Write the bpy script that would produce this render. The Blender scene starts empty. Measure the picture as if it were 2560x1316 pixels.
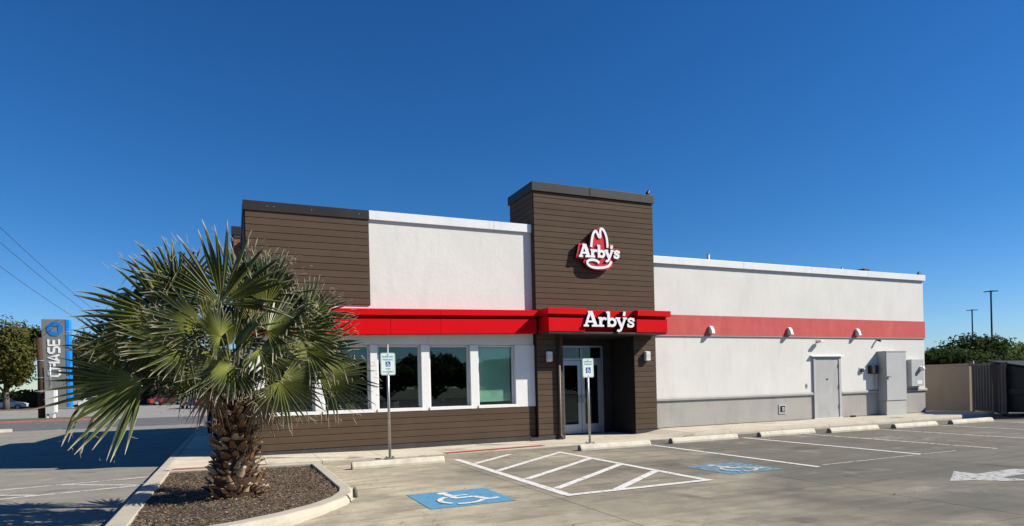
import bpy, bmesh, math, random
from mathutils import Vector, Matrix
R = math.radians
rnd = random.Random(7)
scn = bpy.context.scene
col = scn.collection

# ------------------------------------------------------------------ camera
YAW, ROLL, CAMH = 0.4145, 0.0236, 1.5
cam = bpy.data.cameras.new('camera')
cam.sensor_width = 36.0
cam.lens = 1588.0 / 2560.0 * 36.0
cam.shift_y = (960.0 - 658.0) / 2560.0
cam.clip_start = 0.05
cam.clip_end = 5000
camo = bpy.data.objects.new('camera', cam)
col.objects.link(camo)
fw = Vector((math.sin(YAW), math.cos(YAW), 0)); rt = Vector((math.cos(YAW), -math.sin(YAW), 0)); dn = Vector((0, 0, -1))
rt3 = rt * math.cos(ROLL) + dn * math.sin(ROLL)
dn3 = dn * math.cos(ROLL) - rt * math.sin(ROLL)
camo.matrix_world = Matrix(((rt3.x, -dn3.x, -fw.x, 0), (rt3.y, -dn3.y, -fw.y, 0), (rt3.z, -dn3.z, -fw.z, CAMH), (0, 0, 0, 1)))
scn.camera = camo

# ------------------------------------------------------------------ sky and sun
SUN_TO = Vector((1.15, -0.64, 1.0)).normalized()
ELEV = math.asin(SUN_TO.z)
w = bpy.data.worlds.new('World'); scn.world = w; w.use_nodes = True
nt = w.node_tree; nt.nodes.clear()
out = nt.nodes.new('ShaderNodeOutputWorld'); bg = nt.nodes.new('ShaderNodeBackground')
sky = nt.nodes.new('ShaderNodeTexSky'); sky.sky_type = 'NISHITA'; sky.sun_disc = False
sky.sun_elevation = ELEV; sky.sun_rotation = math.atan2(SUN_TO.x, SUN_TO.y)
sky.altitude = 200; sky.air_density = 1.0; sky.dust_density = 0.0; sky.ozone_density = 1.6
hs = nt.nodes.new('ShaderNodeHueSaturation'); hs.inputs['Saturation'].default_value = 1.3; hs.inputs['Value'].default_value = 1.0
nt.links.new(sky.outputs[0], hs.inputs['Color']); tn = nt.nodes.new('ShaderNodeMix'); tn.data_type = 'RGBA'; tn.blend_type = 'MULTIPLY'; tn.inputs[0].default_value = 1.0; tn.inputs[7].default_value = (.54, 1.0, 1.42, 1)
tcn = nt.nodes.new('ShaderNodeTexCoord'); sxn = nt.nodes.new('ShaderNodeSeparateXYZ'); rmp = nt.nodes.new('ShaderNodeValToRGB')
nt.links.new(tcn.outputs['Generated'], sxn.inputs[0]); nt.links.new(sxn.outputs['Z'], rmp.inputs[0])
rmp.color_ramp.elements[0].position = 0.0; rmp.color_ramp.elements[0].color = (.82, 1.06, 1.60, 1); rmp.color_ramp.elements[1].position = .22; rmp.color_ramp.elements[1].color = (.54, 1.0, 1.42, 1)
nt.links.new(rmp.outputs[0], tn.inputs[7])
nt.links.new(hs.outputs[0], tn.inputs[6]); nt.links.new(tn.outputs[2], bg.inputs[0])
bg.inputs[1].default_value = 0.052
nt.links.new(bg.outputs[0], out.inputs[0])
sl = bpy.data.lights.new('sun', 'SUN'); sl.energy = 5.0; sl.angle = R(0.5); sl.color = (1.0, 0.945, 0.84)
so = bpy.data.objects.new('sun', sl); col.objects.link(so)
so.rotation_euler = SUN_TO.to_track_quat('Z', 'Y').to_euler()
so.location = SUN_TO * 60
vs = scn.view_settings; vs.view_transform = 'Standard'; vs.look = 'None'; vs.exposure = 0.55; vs.gamma = 1.0
try: vs.use_curve_mapping = False
except Exception: pass
scn.cycles.max_bounces = 8; scn.cycles.diffuse_bounces = 1; scn.cycles.transparent_max_bounces = 12

# ------------------------------------------------------------------ materials
def nodes(name):
    m = bpy.data.materials.new(name); m.use_nodes = True
    t = m.node_tree; b = t.nodes['Principled BSDF']
    return m, t, b
def N(t, kind, **kw):
    n = t.nodes.new('ShaderNode' + kind)
    for k, v in kw.items():
        if k in n.inputs: n.inputs[k].default_value = v
        else: setattr(n, k, v)
    return n
def noise(t, vec, scale, detail=6, rough=.6, dist=0):
    n = N(t, 'TexNoise', Scale=scale, Detail=detail, Roughness=rough, Distortion=dist)
    t.links.new(vec, n.inputs['Vector']); return n.outputs['Fac']
def ramp(t, fac, a, b, ca=(0, 0, 0, 1), cb=(1, 1, 1, 1)):
    n = N(t, 'ValToRGB'); e = n.color_ramp.elements
    e[0].position = a; e[1].position = b; e[0].color = ca; e[1].color = cb
    t.links.new(fac, n.inputs[0]); return n.outputs[0]
def mix(t, fac, a, b, mode='MIX'):
    n = N(t, 'Mix', data_type='RGBA', blend_type=mode)
    for v, s in ((fac, n.inputs[0]), (a, n.inputs[6]), (b, n.inputs[7])):
        if hasattr(v, 'is_linked'): t.links.new(v, s)
        elif isinstance(v, (int, float)): s.default_value = v
        else: s.default_value = (*v[:3], 1)
    return n.outputs[2]
def mul(t, a, b, op='MULTIPLY'):
    n = N(t, 'Math', operation=op)
    for v, s in ((a, n.inputs[0]), (b, n.inputs[1])):
        if hasattr(v, 'is_linked'): t.links.new(v, s)
        else: s.default_value = v
    return n.outputs[0]
def pos(t, sx=1, sy=1, sz=1):
    g = N(t, 'NewGeometry'); m = N(t, 'Mapping'); m.inputs['Scale'].default_value = (sx, sy, sz)
    t.links.new(g.outputs['Position'], m.inputs['Vector']); return m.outputs[0]
def bump(t, b, h, strength, dist):
    n = N(t, 'Bump', Strength=strength, Distance=dist)
    t.links.new(h, n.inputs['Height']); t.links.new(n.outputs[0], b.inputs['Normal'])
def mat(name, c, rough=.6, var=.12, scale=2.5, fine=40, bmp=.0, bdist=.004, bscale=None, metal=0.0, spec=.4, objvar=0.0, stretch=(1, 1, 1), dirt=0.0, dirtcol=None, coat=0.0, streak=0.0, streakcol=None):
    m, t, b = nodes(name)
    p = pos(t, *stretch)
    f1 = noise(t, p, scale); f2 = noise(t, p, fine, 4)
    lo = tuple(x * (1 - var) for x in c); hi = tuple(min(1, x * (1 + var)) for x in c)
    c1 = mix(t, ramp(t, f1, .3, .7), lo, hi)
    c2 = mix(t, mul(t, f2, .35), c1, tuple(x * .72 for x in c))
    if objvar:
        oi = N(t, 'ObjectInfo'); c2 = mix(t, mul(t, oi.outputs['Random'], objvar), c2, tuple(x * .45 for x in c))
    if dirt:
        d = noise(t, pos(t, 1.3, 1.3, .35), 1.7, 8, .7)
        c2 = mix(t, mul(t, ramp(t, d, .5, .78), dirt), c2, dirtcol or tuple(x * .5 for x in c))
    if streak:
        d = noise(t, pos(t, 5.0, 5.0, .16), 1.6, 7, .65); d2 = noise(t, pos(t, .6, .6, .5), 1.0, 4, .6)
        c2 = mix(t, mul(t, mul(t, ramp(t, d, .50, .74), ramp(t, d2, .40, .66)), streak), c2, streakcol or tuple(x * .55 for x in c))
    t.links.new(c2, b.inputs['Base Color'])
    b.inputs['Roughness'].default_value = rough; b.inputs['Metallic'].default_value = metal
    b.inputs['Specular IOR Level'].default_value = spec
    if coat: b.inputs['Coat Weight'].default_value = coat; b.inputs['Coat Roughness'].default_value = .15
    if bmp: bump(t, b, noise(t, p, bscale or fine, 6, .65), bmp, bdist)
    return m

M = {}
M['stucco'] = mat('stucco_white', (.73, .70, .645), .9, .05, 1.1, 28, .35, .010, 11, dirt=.36, dirtcol=(.50, .48, .44), streak=.14, streakcol=(.45, .42, .37))
M['trim'] = mat('white_trim', (.80, .79, .76), .7, .05, 2, 30, .2, .004, 30, dirt=.18, dirtcol=(.55, .52, .47))
M['capwhite'] = mat('white_cap_metal', (.80, .80, .79), .38, .04, 1.5, 30, .04, .003, 6, spec=.5, dirt=.2, streak=.3)
M['capdark'] = mat('dark_cap_metal', (.022, .020, .020), .55, .2, 1.2, 20, .05, .004, 5, spec=.3, dirt=.25, dirtcol=(.05, .047, .045))
M['greystucco'] = mat('grey_stucco', (.39, .372, .335), .9, .08, 1.3, 30, .5, .01, 18, dirt=.45, dirtcol=(.25, .235, .205), streak=.5)
M['ledge'] = mat('grey_ledge', (.40, .385, .35), .85, .08, 2, 30, .3, .006, 25, dirt=.3)
M['redstucco'] = mat('chalky_red_stucco', (.56, .092, .082), .85, .10, 1.6, 26, .5, .010, 16, dirt=.45, dirtcol=(.62, .20, .17), streak=.35, streakcol=(.40, .06, .05))
M['red'] = mat('red_metal_fascia', (.66, .003, .008), .55, .05, 1.2, 25, .03, .003, 4, spec=.06, dirt=.2, dirtcol=(.48, .012, .018), streak=.3, streakcol=(.42, .03, .03))
M['board'] = mat('brown_fibre_board', (.102, .069, .046), .8, .12, 2.2, 60, .35, .004, 40, spec=.15, objvar=.26, stretch=(.35, .35, 3.0), dirt=.28, dirtcol=(.125, .090, .064))
M['boardback'] = mat('board_shadow_gap', (.02, .016, .013), .9, .1)
M['brownmetal'] = mat('brown_downspout_metal', (.085, .058, .042), .45, .1, 3, 40)
M['darktrim'] = mat('dark_base_flashing', (.045, .040, .037), .7, .2, 3, 40, dirt=.4, dirtcol=(.13, .12, .105))
M['aluminium'] = mat('aluminium_frame', (.42, .44, .47), .35, .05, 4, 60, metal=.75)
M['steel'] = mat('galvanised_steel', (.50, .50, .49), .42, .12, 8, 60, metal=.85)
M['steeldull'] = mat('painted_grey_steel', (.47, .47, .455), .6, .06, 1.6, 40, .12, .004, 12, dirt=.35, dirtcol=(.33, .32, .30))
M['doorpaint'] = mat('worn_grey_door_paint', (.43, .425, .41), .6, .10, 1.8, 40, .08, .004, 10, dirt=.6, dirtcol=(.27, .26, .235), streak=.5)
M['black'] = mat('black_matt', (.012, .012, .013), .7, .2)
M['blackgloss'] = mat('black_rubber', (.015, .015, .016), .6, .2)
M['white'] = mat('white_acrylic', (.86, .86, .85), .35, .03, 2, 40, spec=.5)
M['signred'] = mat('sign_red_acrylic', (.62, .012, .022), .35, .05, 2, 30, spec=.5)
M['signreddark'] = mat('sign_return_dark_red', (.06, .004, .008), .45, .1, 2, 30)
M['returns'] = mat('dark_letter_returns', (.03, .008, .010), .5, .1)
M['signface'] = mat('sign_sheet_face', (.72, .84, .80), .45, .05, 6, 60, dirt=.2)
M['signgreen'] = mat('sign_green_print', (.05, .26, .19), .5, .1)
M['signblue'] = mat('sign_blue_print', (.008, .085, .30), .5, .06)
M['lamp'] = mat('pale_lamp_housing', (.74, .73, .70), .5, .05, 4, 40)
M['lampglass'] = mat('frosted_lamp_glass', (.62, .61, .58), .3, .05, 4, 40)
M['interior'] = mat('interior_wall', (.10, .10, .095), .85, .1)
M['interiorlight'] = mat('interior_pale_partition', (.62, .70, .60), .8, .05)
M['floor_in'] = mat('interior_floor', (.055, .048, .042), .6, .2, 3)
M['wood_in'] = mat('interior_wood', (.10, .055, .03), .5, .2, 5, 30, stretch=(1, 6, 1))
M['tanwall'] = mat('tan_stucco_wall', (.24, .21, .168), .9, .06, 1.2, 30, .4, .008, 18, dirt=.3)
M['gate'] = mat('dark_ribbed_gate_metal', (.075, .072, .070), .55, .15, 2, 30, dirt=.3, dirtcol=(.13, .12, .11))
M['dumpster'] = mat('dark_dumpster_steel', (.016, .016, .018), .55, .25, 2, 30, .1, .01, 4)
M['brick'] = mat('red_brick', (.30, .115, .070), .85, .22, 6, 40, .4, .006, 30, objvar=.5)
M['mortar'] = mat('mortar', (.52, .48, .42), .9, .1, 5, 40)
M['roofmembrane'] = mat('roof_membrane', (.55, .54, .51), .8, .1, 1, 20)
M['asphalt'] = mat('asphalt', (.115, .112, .108), .9, .18, .5, 60, .3, .006, 90, dirt=.4, dirtcol=(.16, .155, .145))
M['farconcrete'] = mat('far_concrete', (.27, .255, .23), .9, .12, .4, 30, dirt=.4)
M['grass'] = mat('dry_grass', (.105, .10, .045), .95, .35, 1.2, 30, .5, .02, 30)
M['earth'] = mat('earth', (.14, .12, .085), .95, .25, .05, 3)
M['kerb'] = mat('cream_kerb_concrete', (.45, .40, .315), .9, .12, 2.5, 45, .45, .008, 35, dirt=.45, dirtcol=(.33, .295, .24))
M['kerbred'] = mat('faded_red_kerb_paint', (.44, .16, .13), .8, .25, 6, 50, dirt=.5, dirtcol=(.45, .30, .25))
M['stop'] = mat('cream_painted_wheel_stop', (.60, .55, .43), .85, .14, 6, 45, .5, .008, 30, dirt=.75, dirtcol=(.30, .265, .205), streak=.5, streakcol=(.18, .165, .14))
M['stopend'] = mat('raw_concrete_end', (.22, .20, .175), .95, .2, 6, 50)
M['pole_wood'] = mat('creosoted_timber', (.055, .028, .016), .9, .3, 3, 40, .4, .01, 20, stretch=(4, 4, .4))
M['chasegrey'] = mat('grey_pylon_panel', (.20, .205, .195), .45, .04, .5, 10)
M['chaseblue'] = mat('bright_blue_panel', (.004, .25, .80), .4, .04, .5, 10)
M['chaselogo'] = mat('blue_emblem', (.02, .19, .52), .4, .1, .8, 10)
M['trunk'] = mat('tree_bark', (.13, .105, .08), .95, .25, 3, 20, .5, .03, 12, stretch=(2, 2, .5))
M['pipe'] = mat('pale_roof_pipe', (.55, .55, .52), .6, .08, 4, 30)
M['wire'] = mat('power_cable', (.05, .06, .075), .6, .1)
M['bird'] = mat('black_feather', (.010, .011, .016), .5, .2, 20, 80)
M['birdpale'] = mat('beak_horn', (.04, .04, .04), .4, .1)
M['sand'] = mat('bollard_green_grey', (.115, .12, .09), .7, .2, 8, 40)

# concrete paving with stains
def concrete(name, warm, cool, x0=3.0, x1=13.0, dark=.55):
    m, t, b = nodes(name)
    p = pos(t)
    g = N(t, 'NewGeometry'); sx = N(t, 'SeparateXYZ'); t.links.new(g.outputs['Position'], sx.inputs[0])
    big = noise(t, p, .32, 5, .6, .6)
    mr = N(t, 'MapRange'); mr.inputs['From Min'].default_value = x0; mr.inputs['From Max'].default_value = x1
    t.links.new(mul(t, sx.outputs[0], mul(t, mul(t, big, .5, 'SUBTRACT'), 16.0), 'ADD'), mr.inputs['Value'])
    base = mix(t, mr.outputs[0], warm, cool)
    oi = N(t, 'ObjectInfo')
    base = mix(t, mul(t, oi.outputs['Random'], .16), base, tuple(x * .6 for x in warm))
    mid = noise(t, p, 1.6, 8, .68, .4)
    base = mix(t, mul(t, ramp(t, mid, .38, .72), .5), base, tuple(x * .62 for x in cool))
    # tyre-scrubbed streaks running along the aisle
    st = noise(t, pos(t, .16, 1.5, 1), 2.2, 7, .65, .5)
    base = mix(t, mul(t, ramp(t, st, .47, .72), dark), base, tuple(x * .50 for x in cool))
    st2 = noise(t, pos(t, .5, .5, 1), 1.1, 9, .72, 1.0)
    base = mix(t, mul(t, ramp(t, st2, .56, .70), .40), base, (.50, .455, .37))
    oil = noise(t, p, 1.05, 4, .55, .3)
    base = mix(t, mul(t, ramp(t, oil, .60, .70), .55), base, (.075, .068, .056))
    rst = noise(t, pos(t, .22, 1.0, 1), 3.1, 8, .7, .3)
    base = mix(t, mul(t, ramp(t, rst, .56, .70), .2), base, tuple(x * 1.35 for x in cool))
    sp = noise(t, p, 55, 3, .5)
    base = mix(t, mul(t, ramp(t, sp, .45, .75), .30), base, tuple(x * .45 for x in cool))
    vo = N(t, 'TexVoronoi', Scale=1.9); t.links.new(p, vo.inputs['Vector'])
    base = mix(t, mul(t, ramp(t, vo.outputs['Distance'], .03, .055, (1, 1, 1, 1), (0, 0, 0, 1)), .55), base, (.07, .062, .052))
    vc = N(t, 'TexVoronoi', Scale=.34, feature='DISTANCE_TO_EDGE')
    wv = N(t, 'VectorMath', operation='ADD'); nz = N(t, 'TexNoise', Scale=1.3, Detail=5); t.links.new(p, nz.inputs['Vector'])
    t.links.new(p, wv.inputs[0]); t.links.new(nz.outputs['Color'], wv.inputs[1]); t.links.new(wv.outputs[0], vc.inputs['Vector'])
    base = mix(t, mul(t, ramp(t, vc.outputs['Distance'], .0015, .004, (1, 1, 1, 1), (0, 0, 0, 1)), .45), base, (.09, .08, .07))
    t.links.new(base, b.inputs['Base Color'])
    b.inputs['Roughness'].default_value = .88; b.inputs['Specular IOR Level'].default_value = .25
    bump(t, b, noise(t, p, 70, 5, .7), .5, .004)
    return m
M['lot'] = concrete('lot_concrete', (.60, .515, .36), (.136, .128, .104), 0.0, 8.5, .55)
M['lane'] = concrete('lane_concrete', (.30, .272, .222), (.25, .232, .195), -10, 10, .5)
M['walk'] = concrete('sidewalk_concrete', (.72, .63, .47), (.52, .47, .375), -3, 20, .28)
M['jointdark'] = mat('joint_filler', (.075, .065, .055), .95, .2, 3)

def paint(name, c, wear=.42):
    m, t, b = nodes(name)
    p = pos(t)
    f = noise(t, p, 9, 9, .75); f2 = noise(t, p, 60, 4, .6)
    a = ramp(t, mul(t, mul(t, f, .75), mul(t, f2, .25), 'ADD'), wear - .05, wear + .03)
    c1 = mix(t, noise(t, p, 4), tuple(x * .8 for x in c), c)
    t.links.new(c1, b.inputs['Base Color']); b.inputs['Roughness'].default_value = .75
    t.links.new(a, b.inputs['Alpha'])
    return m
M['pwhite'] = paint('worn_white_line_paint', (.74, .72, .67), .435)
M['pwhite2'] = paint('very_worn_white_line_paint', (.60, .585, .54), .465)
M['parrow'] = paint('grey_worn_arrow_paint', (.47, .46, .43), .455)
M['pblue'] = paint('worn_blue_stall_paint', (.095, .29, .45), .425)
M['pblue2'] = paint('faded_blue_stall_paint', (.14, .25, .32), .455)
M['pred'] = paint('faded_red_line_paint', (.36, .05, .045), .42)

def glass(name, tint, f0=.06):
    m = bpy.data.materials.new(name); m.use_nodes = True; t = m.node_tree; t.nodes.clear()
    o = N(t, 'OutputMaterial'); mx = N(t, 'MixShader'); tr = N(t, 'BsdfTransparent'); gl = N(t, 'BsdfGlossy')
    tr.inputs[0].default_value = (*tint, 1); gl.inputs['Roughness'].default_value = .01; gl.inputs[0].default_value = (.82, .95, .93, 1)
    lw = N(t, 'LayerWeight'); pw = mul(t, lw.outputs['Facing'], 5.0, 'POWER')
    t.links.new(mul(t, mul(t, pw, .93), .065, 'ADD'), mx.inputs[0]); t.links.new(tr.outputs[0], mx.inputs[1]); t.links.new(gl.outputs[0], mx.inputs[2])
    t.links.new(mx.outputs[0], o.inputs[0]); return m
M['glass'] = glass('tinted_window_glass', (.74, .86, .82))
M['glassdoor'] = glass('tinted_door_glass', (.16, .19, .19))

def leafmat(name, c1, c2, rough=.5, trans=.25, sat=1):
    m, t, b = nodes(name)
    g = N(t, 'NewGeometry')
    t.links.new(mix(t, g.outputs['Random Per Island'], c1, c2), b.inputs['Base Color'])
    b.inputs['Roughness'].default_value = max(rough, .7); b.inputs['Specular IOR Level'].default_value = .08
    o = t.nodes['Material Output']; tl = N(t, 'BsdfTranslucent'); mx = N(t, 'MixShader'); mx.inputs[0].default_value = trans
    tl.inputs[0].default_value = (c2[0] * 1.3, c2[1] * 1.5, c2[2], 1)
    t.links.new(b.outputs[0], mx.inputs[1]); t.links.new(tl.outputs[0], mx.inputs[2]); t.links.new(mx.outputs[0], o.inputs[0])
    return m
M['leafdark'] = leafmat('dark_evergreen_leaf', (.022, .036, .012), (.05, .068, .02))
M['leafolive'] = leafmat('olive_brown_leaf', (.045, .058, .014), (.12, .105, .028))
M['leafgreen'] = leafmat('mid_green_leaf', (.045, .065, .018), (.10, .115, .03))

def palmleaf():
    m, t, b = nodes('palm_frond_leaf')
    at = N(t, 'Attribute', attribute_name='leaf'); sp = N(t, 'SeparateColor'); t.links.new(at.outputs['Color'], sp.inputs[0])
    tt, ed, rr = sp.outputs[0], sp.outputs[1], sp.outputs[2]
    g = mix(t, rr, (.014, .024, .006), (.055, .072, .016))
    g = mix(t, mul(t, ramp(t, tt, .08, .55, (1, 1, 1, 1), (0, 0, 0, 1)), mul(t, N(t, 'ObjectInfo').outputs['Random'], .75, 'ADD')), g, (.21, .225, .045))
    g = mix(t, mul(t, ramp(t, ed, .80, 1.0), .85), g, (.42, .39, .22))
    g = mix(t, ramp(t, tt, .83, .97), g, (.46, .40, .27))
    t.links.new(g, b.inputs['Base Color'])
    b.inputs['Roughness'].default_value = .40; b.inputs['Specular IOR Level'].default_value = .40
    o = t.nodes['Material Output']; tl = N(t, 'BsdfTranslucent'); mx = N(t, 'MixShader'); mx.inputs[0].default_value = .10
    tl.inputs[0].default_value = (.13, .18, .02, 1)
    t.links.new(b.outputs[0], mx.inputs[1]); t.links.new(tl.outputs[0], mx.inputs[2]); t.links.new(mx.outputs[0], o.inputs[0])
    return m
M['palm'] = palmleaf()
M['petiole'] = mat('palm_petiole', (.17, .16, .05), .45, .25, 6, 30)
M['deadpalm'] = mat('dead_frond', (.26, .17, .09), .8, .3, 6, 30)
M['boot'] = mat('palm_leaf_base', (.27, .130, .056), .8, .4, 9, 60, .6, .006, 40, objvar=.75)
M['bootpale'] = mat('palm_leaf_base_bleached', (.48, .35, .21), .8, .25, 7, 50, .4, .006, 40, objvar=.5)
M['ptrunk'] = mat('palm_trunk_fibre', (.05, .026, .014), .95, .4, 8, 60, .8, .02, 30)
M['mulch'] = mat('dark_mulch', (.085, .062, .044), .95, .35, 5, 40, .8, .02, 30)
M['chips'] = leafmat('mulch_chip', (.045, .029, .018), (.30, .215, .14), .9, .0)

# ------------------------------------------------------------------ mesh builder
class MB:
    def __init__(s): s.v = []; s.f = []; s.m = []
    def add(s, vs, fs, mi=0):
        o = len(s.v); s.v += [tuple(x) for x in vs]; s.f += [tuple(i + o for i in f) for f in fs]; s.m += [mi] * len(fs); return s
    def box(s, x0, x1, y0, y1, z0, z1, mi=0):
        return s.add([(x0, y0, z0), (x1, y0, z0), (x1, y1, z0), (x0, y1, z0), (x0, y0, z1), (x1, y0, z1), (x1, y1, z1), (x0, y1, z1)],
                     [(0, 3, 2, 1), (4, 5, 6, 7), (0, 1, 5, 4), (1, 2, 6, 5), (2, 3, 7, 6), (3, 0, 4, 7)], mi)
    def prism(s, poly, y0, y1, mi=0, side=None):
        """polygon in (x,z), extruded from y0 (front) to y1"""
        n = len(poly); a = sum(poly[i][0] * poly[(i + 1) % n][1] - poly[(i + 1) % n][0] * poly[i][1] for i in range(n))
        if a < 0: poly = poly[::-1]
        vs = [(x, y0, z) for x, z in poly] + [(x, y1, z) for x, z in poly]
        o = len(s.v); s.add(vs, [tuple(range(n))], mi)
        s.f.append(tuple(o + n + i for i in range(n - 1, -1, -1))); s.m.append(mi)
        for i in range(n): s.f.append((o + i, o + n + i, o + n + (i + 1) % n, o + (i + 1) % n)); s.m.append(mi if side is None else side)
        return s
    def sheet(s, poly, z, mi=0): return s.add([(x, y, z) for x, y in poly], [tuple(range(len(poly)))], mi)
    def slab(s, poly, z0, z1, mi=0):
        n = len(poly); a = sum(poly[i][0] * poly[(i + 1) % n][1] - poly[(i + 1) % n][0] * poly[i][1] for i in range(n))
        if a < 0: poly = poly[::-1]
        zf = z1 if callable(z1) else (lambda x, y: z1)
        s_o = len(s.v); s.v += [(x, y, z0) for x, y in poly] + [(x, y, zf(x, y)) for x, y in poly]
        s.f.append(tuple(s_o + n + i for i in range(n))); s.m.append(mi)
        s.f.append(tuple(s_o + i for i in range(n - 1, -1, -1))); s.m.append(mi)
        for i in range(n): s.f.append((s_o + i, s_o + (i + 1) % n, s_o + n + (i + 1) % n, s_o + n + i)); s.m.append(mi)
        return s
    def tube(s, pts, rad, n=10, mi=0, cap=True, flat=1.0):
        pts = [Vector(p) for p in pts]; rs = rad if isinstance(rad, (list, tuple)) else [rad] * len(pts)
        o = len(s.v); pre = None
        for i, p in enumerate(pts):
            d = (pts[min(i + 1, len(pts) - 1)] - pts[max(i - 1, 0)]).normalized()
            if pre is None:
                up = Vector((0, 0, 1)) if abs(d.z) < .9 else Vector((1, 0, 0)); a = d.cross(up).normalized()
            else: a = (pre - d * pre.dot(d)).normalized()
            pre = a; b = d.cross(a)
            for k in range(n):
                an = 2 * math.pi * k / n; s.v.append(tuple(p + (a * math.cos(an) + b * math.sin(an) * flat) * rs[i]))
        for i in range(len(pts) - 1):
            for k in range(n): s.f.append((o + i * n + k, o + i * n + (k + 1) % n, o + (i + 1) * n + (k + 1) % n, o + (i + 1) * n + k)); s.m.append(mi)
        if cap:
            s.f.append(tuple(o + k for k in range(n - 1, -1, -1))); s.m.append(mi)
            e = o + (len(pts) - 1) * n; s.f.append(tuple(e + k for k in range(n))); s.m.append(mi)
        return s
    def stroke(s, pts, wd, y0, y1, mi=0, closed=False):
        """flat ribbon following a polyline in (x,z), thickness y0..y1"""
        P = [Vector((p[0], p[1])) for p in pts]; n = len(P); L = []; Rr = []
        for i in range(n):
            a = P[(i - 1) % n] if (closed or i > 0) else P[i]; b = P[(i + 1) % n] if (closed or i < n - 1) else P[i]
            d = (b - a).normalized(); q = Vector((-d.y, d.x)); L.append(P[i] + q * wd / 2); Rr.append(P[i] - q * wd / 2)
        m_ = n if closed else n - 1
        for i in range(m_):
            j = (i + 1) % n; s.prism4(Rr[i], Rr[j], L[j], L[i], y0, y1, mi)
        return s
    def prism4(s, a, b, c, d, y0, y1, mi):
        vs = [(p.x, y0, p.y) for p in (a, b, c, d)] + [(p.x, y1, p.y) for p in (a, b, c, d)]
        s.add(vs, [(0, 1, 2, 3)], mi); return s.add(vs, [(7, 6, 5, 4), (0, 4, 5, 1), (1, 5, 6, 2), (2, 6, 7, 3), (3, 7, 4, 0)], mi + 1)
    def mesh(s, name, mats, smooth=False, bev=0):
        me = bpy.data.meshes.new(name); me.from_pydata(s.v, [], s.f); me.update()
        for m in (mats if isinstance(mats, (list, tuple)) else [mats]): me.materials.append(m)
        if any(s.m): me.polygons.foreach_set('material_index', s.m)
        if bev:
            bm = bmesh.new(); bm.from_mesh(me); bmesh.ops.remove_doubles(bm, verts=bm.verts, dist=1e-5)
            bmesh.ops.bevel(bm, geom=list(bm.edges), offset=bev, segments=2, affect='EDGES', profile=.6, clamp_overlap=True)
            bm.to_mesh(me); bm.free()
        if smooth: me.polygons.foreach_set('use_smooth', [True] * len(me.polygons))
        return me
    def build(s, name, mats, parent=None, smooth=False, bev=0, loc=None):
        return link(name, s.mesh(name, mats, smooth, bev), parent, loc)
def link(name, data, parent=None, loc=None):
    o = bpy.data.objects.new(name, data); col.objects.link(o)
    if parent is not None: o.parent = parent
    if loc is not None: o.location = loc
    return o
def tag(o, label=None, cat=None, group=None, kind=None):
    if label: o['label'] = label
    if cat: o['category'] = cat
    if group: o['group'] = group
    if kind: o['kind'] = kind
    return o
def empty(name, loc, label, cat, group=None, rz=0):
    o = bpy.data.objects.new(name, None); col.objects.link(o); o.location = loc; o.rotation_euler = (0, 0, rz); o.empty_display_size = .2
    return tag(o, label, cat, group)
def copy_tree(o, parent=None):
    c = o.copy(); col.objects.link(c); c.parent = parent
    for ch in list(o.children): copy_tree(ch, c)
    return c
def textmesh(txt, size, name):
    cu = bpy.data.curves.new(name, 'FONT'); cu.body = txt; cu.size = size; cu.align_x = 'CENTER'; cu.extrude = .0012; cu.resolution_u = 3
    o = bpy.data.objects.new(name, cu); col.objects.link(o)
    bpy.context.view_layer.update()
    me = bpy.data.meshes.new_from_object(o.evaluated_get(bpy.context.evaluated_depsgraph_get()))
    bpy.data.objects.remove(o); bpy.data.curves.remove(cu); return me

def sm(a, b, x):
    t = max(0, min(1, (x - a) / (b - a))); return t * t * (3 - 2 * t)
def lotz(x, y=0): return -.15 * sm(1.6, -1.3, x) if x < 1.6 else 0.0
def walkz(x, y=0): return .012 + .05 * sm(3.5, .3, x) if x < 4 else .012 + .108 * sm(10.3, 11.15, x)

# ================================================================== SETTING
tag(MB().sheet([(-1500, -400), (1500, -400), (1500, 2500), (-1500, 2500)], -.60).build('ground', M['earth']), kind='structure')
b = MB(); xs = [-45, -20, -4, -1.3, -.5, .2, .9, 1.6, 20, 60]
for i in range(len(xs) - 1):
    x0, x1 = xs[i], xs[i + 1]
    b.add([(x0, -40, lotz(x0) - .03), (x1, -40, lotz(x1) - .03), (x1, 36, lotz(x1) - .03), (x0, 36, lotz(x0) - .03)], [(0, 1, 2, 3)])
lot = tag(b.build('parking_lot', M['jointdark']), kind='structure')
UE = [-27.2, -23.5, -19.8, -16.1, -12.4, -8.7, -5.0, -1.36, .15, 3.85, 7.55, 11.25, 14.95, 18.65, 22.35, 26.05, 29.75, 33.45, 37.15, 40.85]
VE = [-18.6, -14.8, -11.1, -7.4, -3.65, .1, 3.9, 7.78, 13.18]
G = .006
def paving(x0, x1, y0, y1, mt='lot'):
    n = 4 if x0 < 1.6 and x1 > -1.4 else 1
    bb = MB(); xx = [x0 + G + (x1 - x0 - 2 * G) * k / n for k in range(n + 1)]
    for k in range(n):
        a, c = xx[k], xx[k + 1]
        bb.add([(a, y0 + G, lotz(a)), (c, y0 + G, lotz(c)), (c, y1 - G, lotz(c)), (a, y1 - G, lotz(a))], [(0, 1, 2, 3)])
    a, c = xx[0], xx[-1]; za, zc = lotz(a), lotz(c)
    bb.add([(a, y0 + G, za), (c, y0 + G, zc), (c, y1 - G, zc), (a, y1 - G, za), (a, y0 + G, za - .1), (c, y0 + G, zc - .1), (c, y1 - G, zc - .1), (a, y1 - G, za - .1)],
           [(0, 4, 5, 1), (1, 5, 6, 2), (2, 6, 7, 3), (3, 7, 4, 0), (7, 6, 5, 4)])
    bb.build('paving_slab', M[mt], lot)
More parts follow.
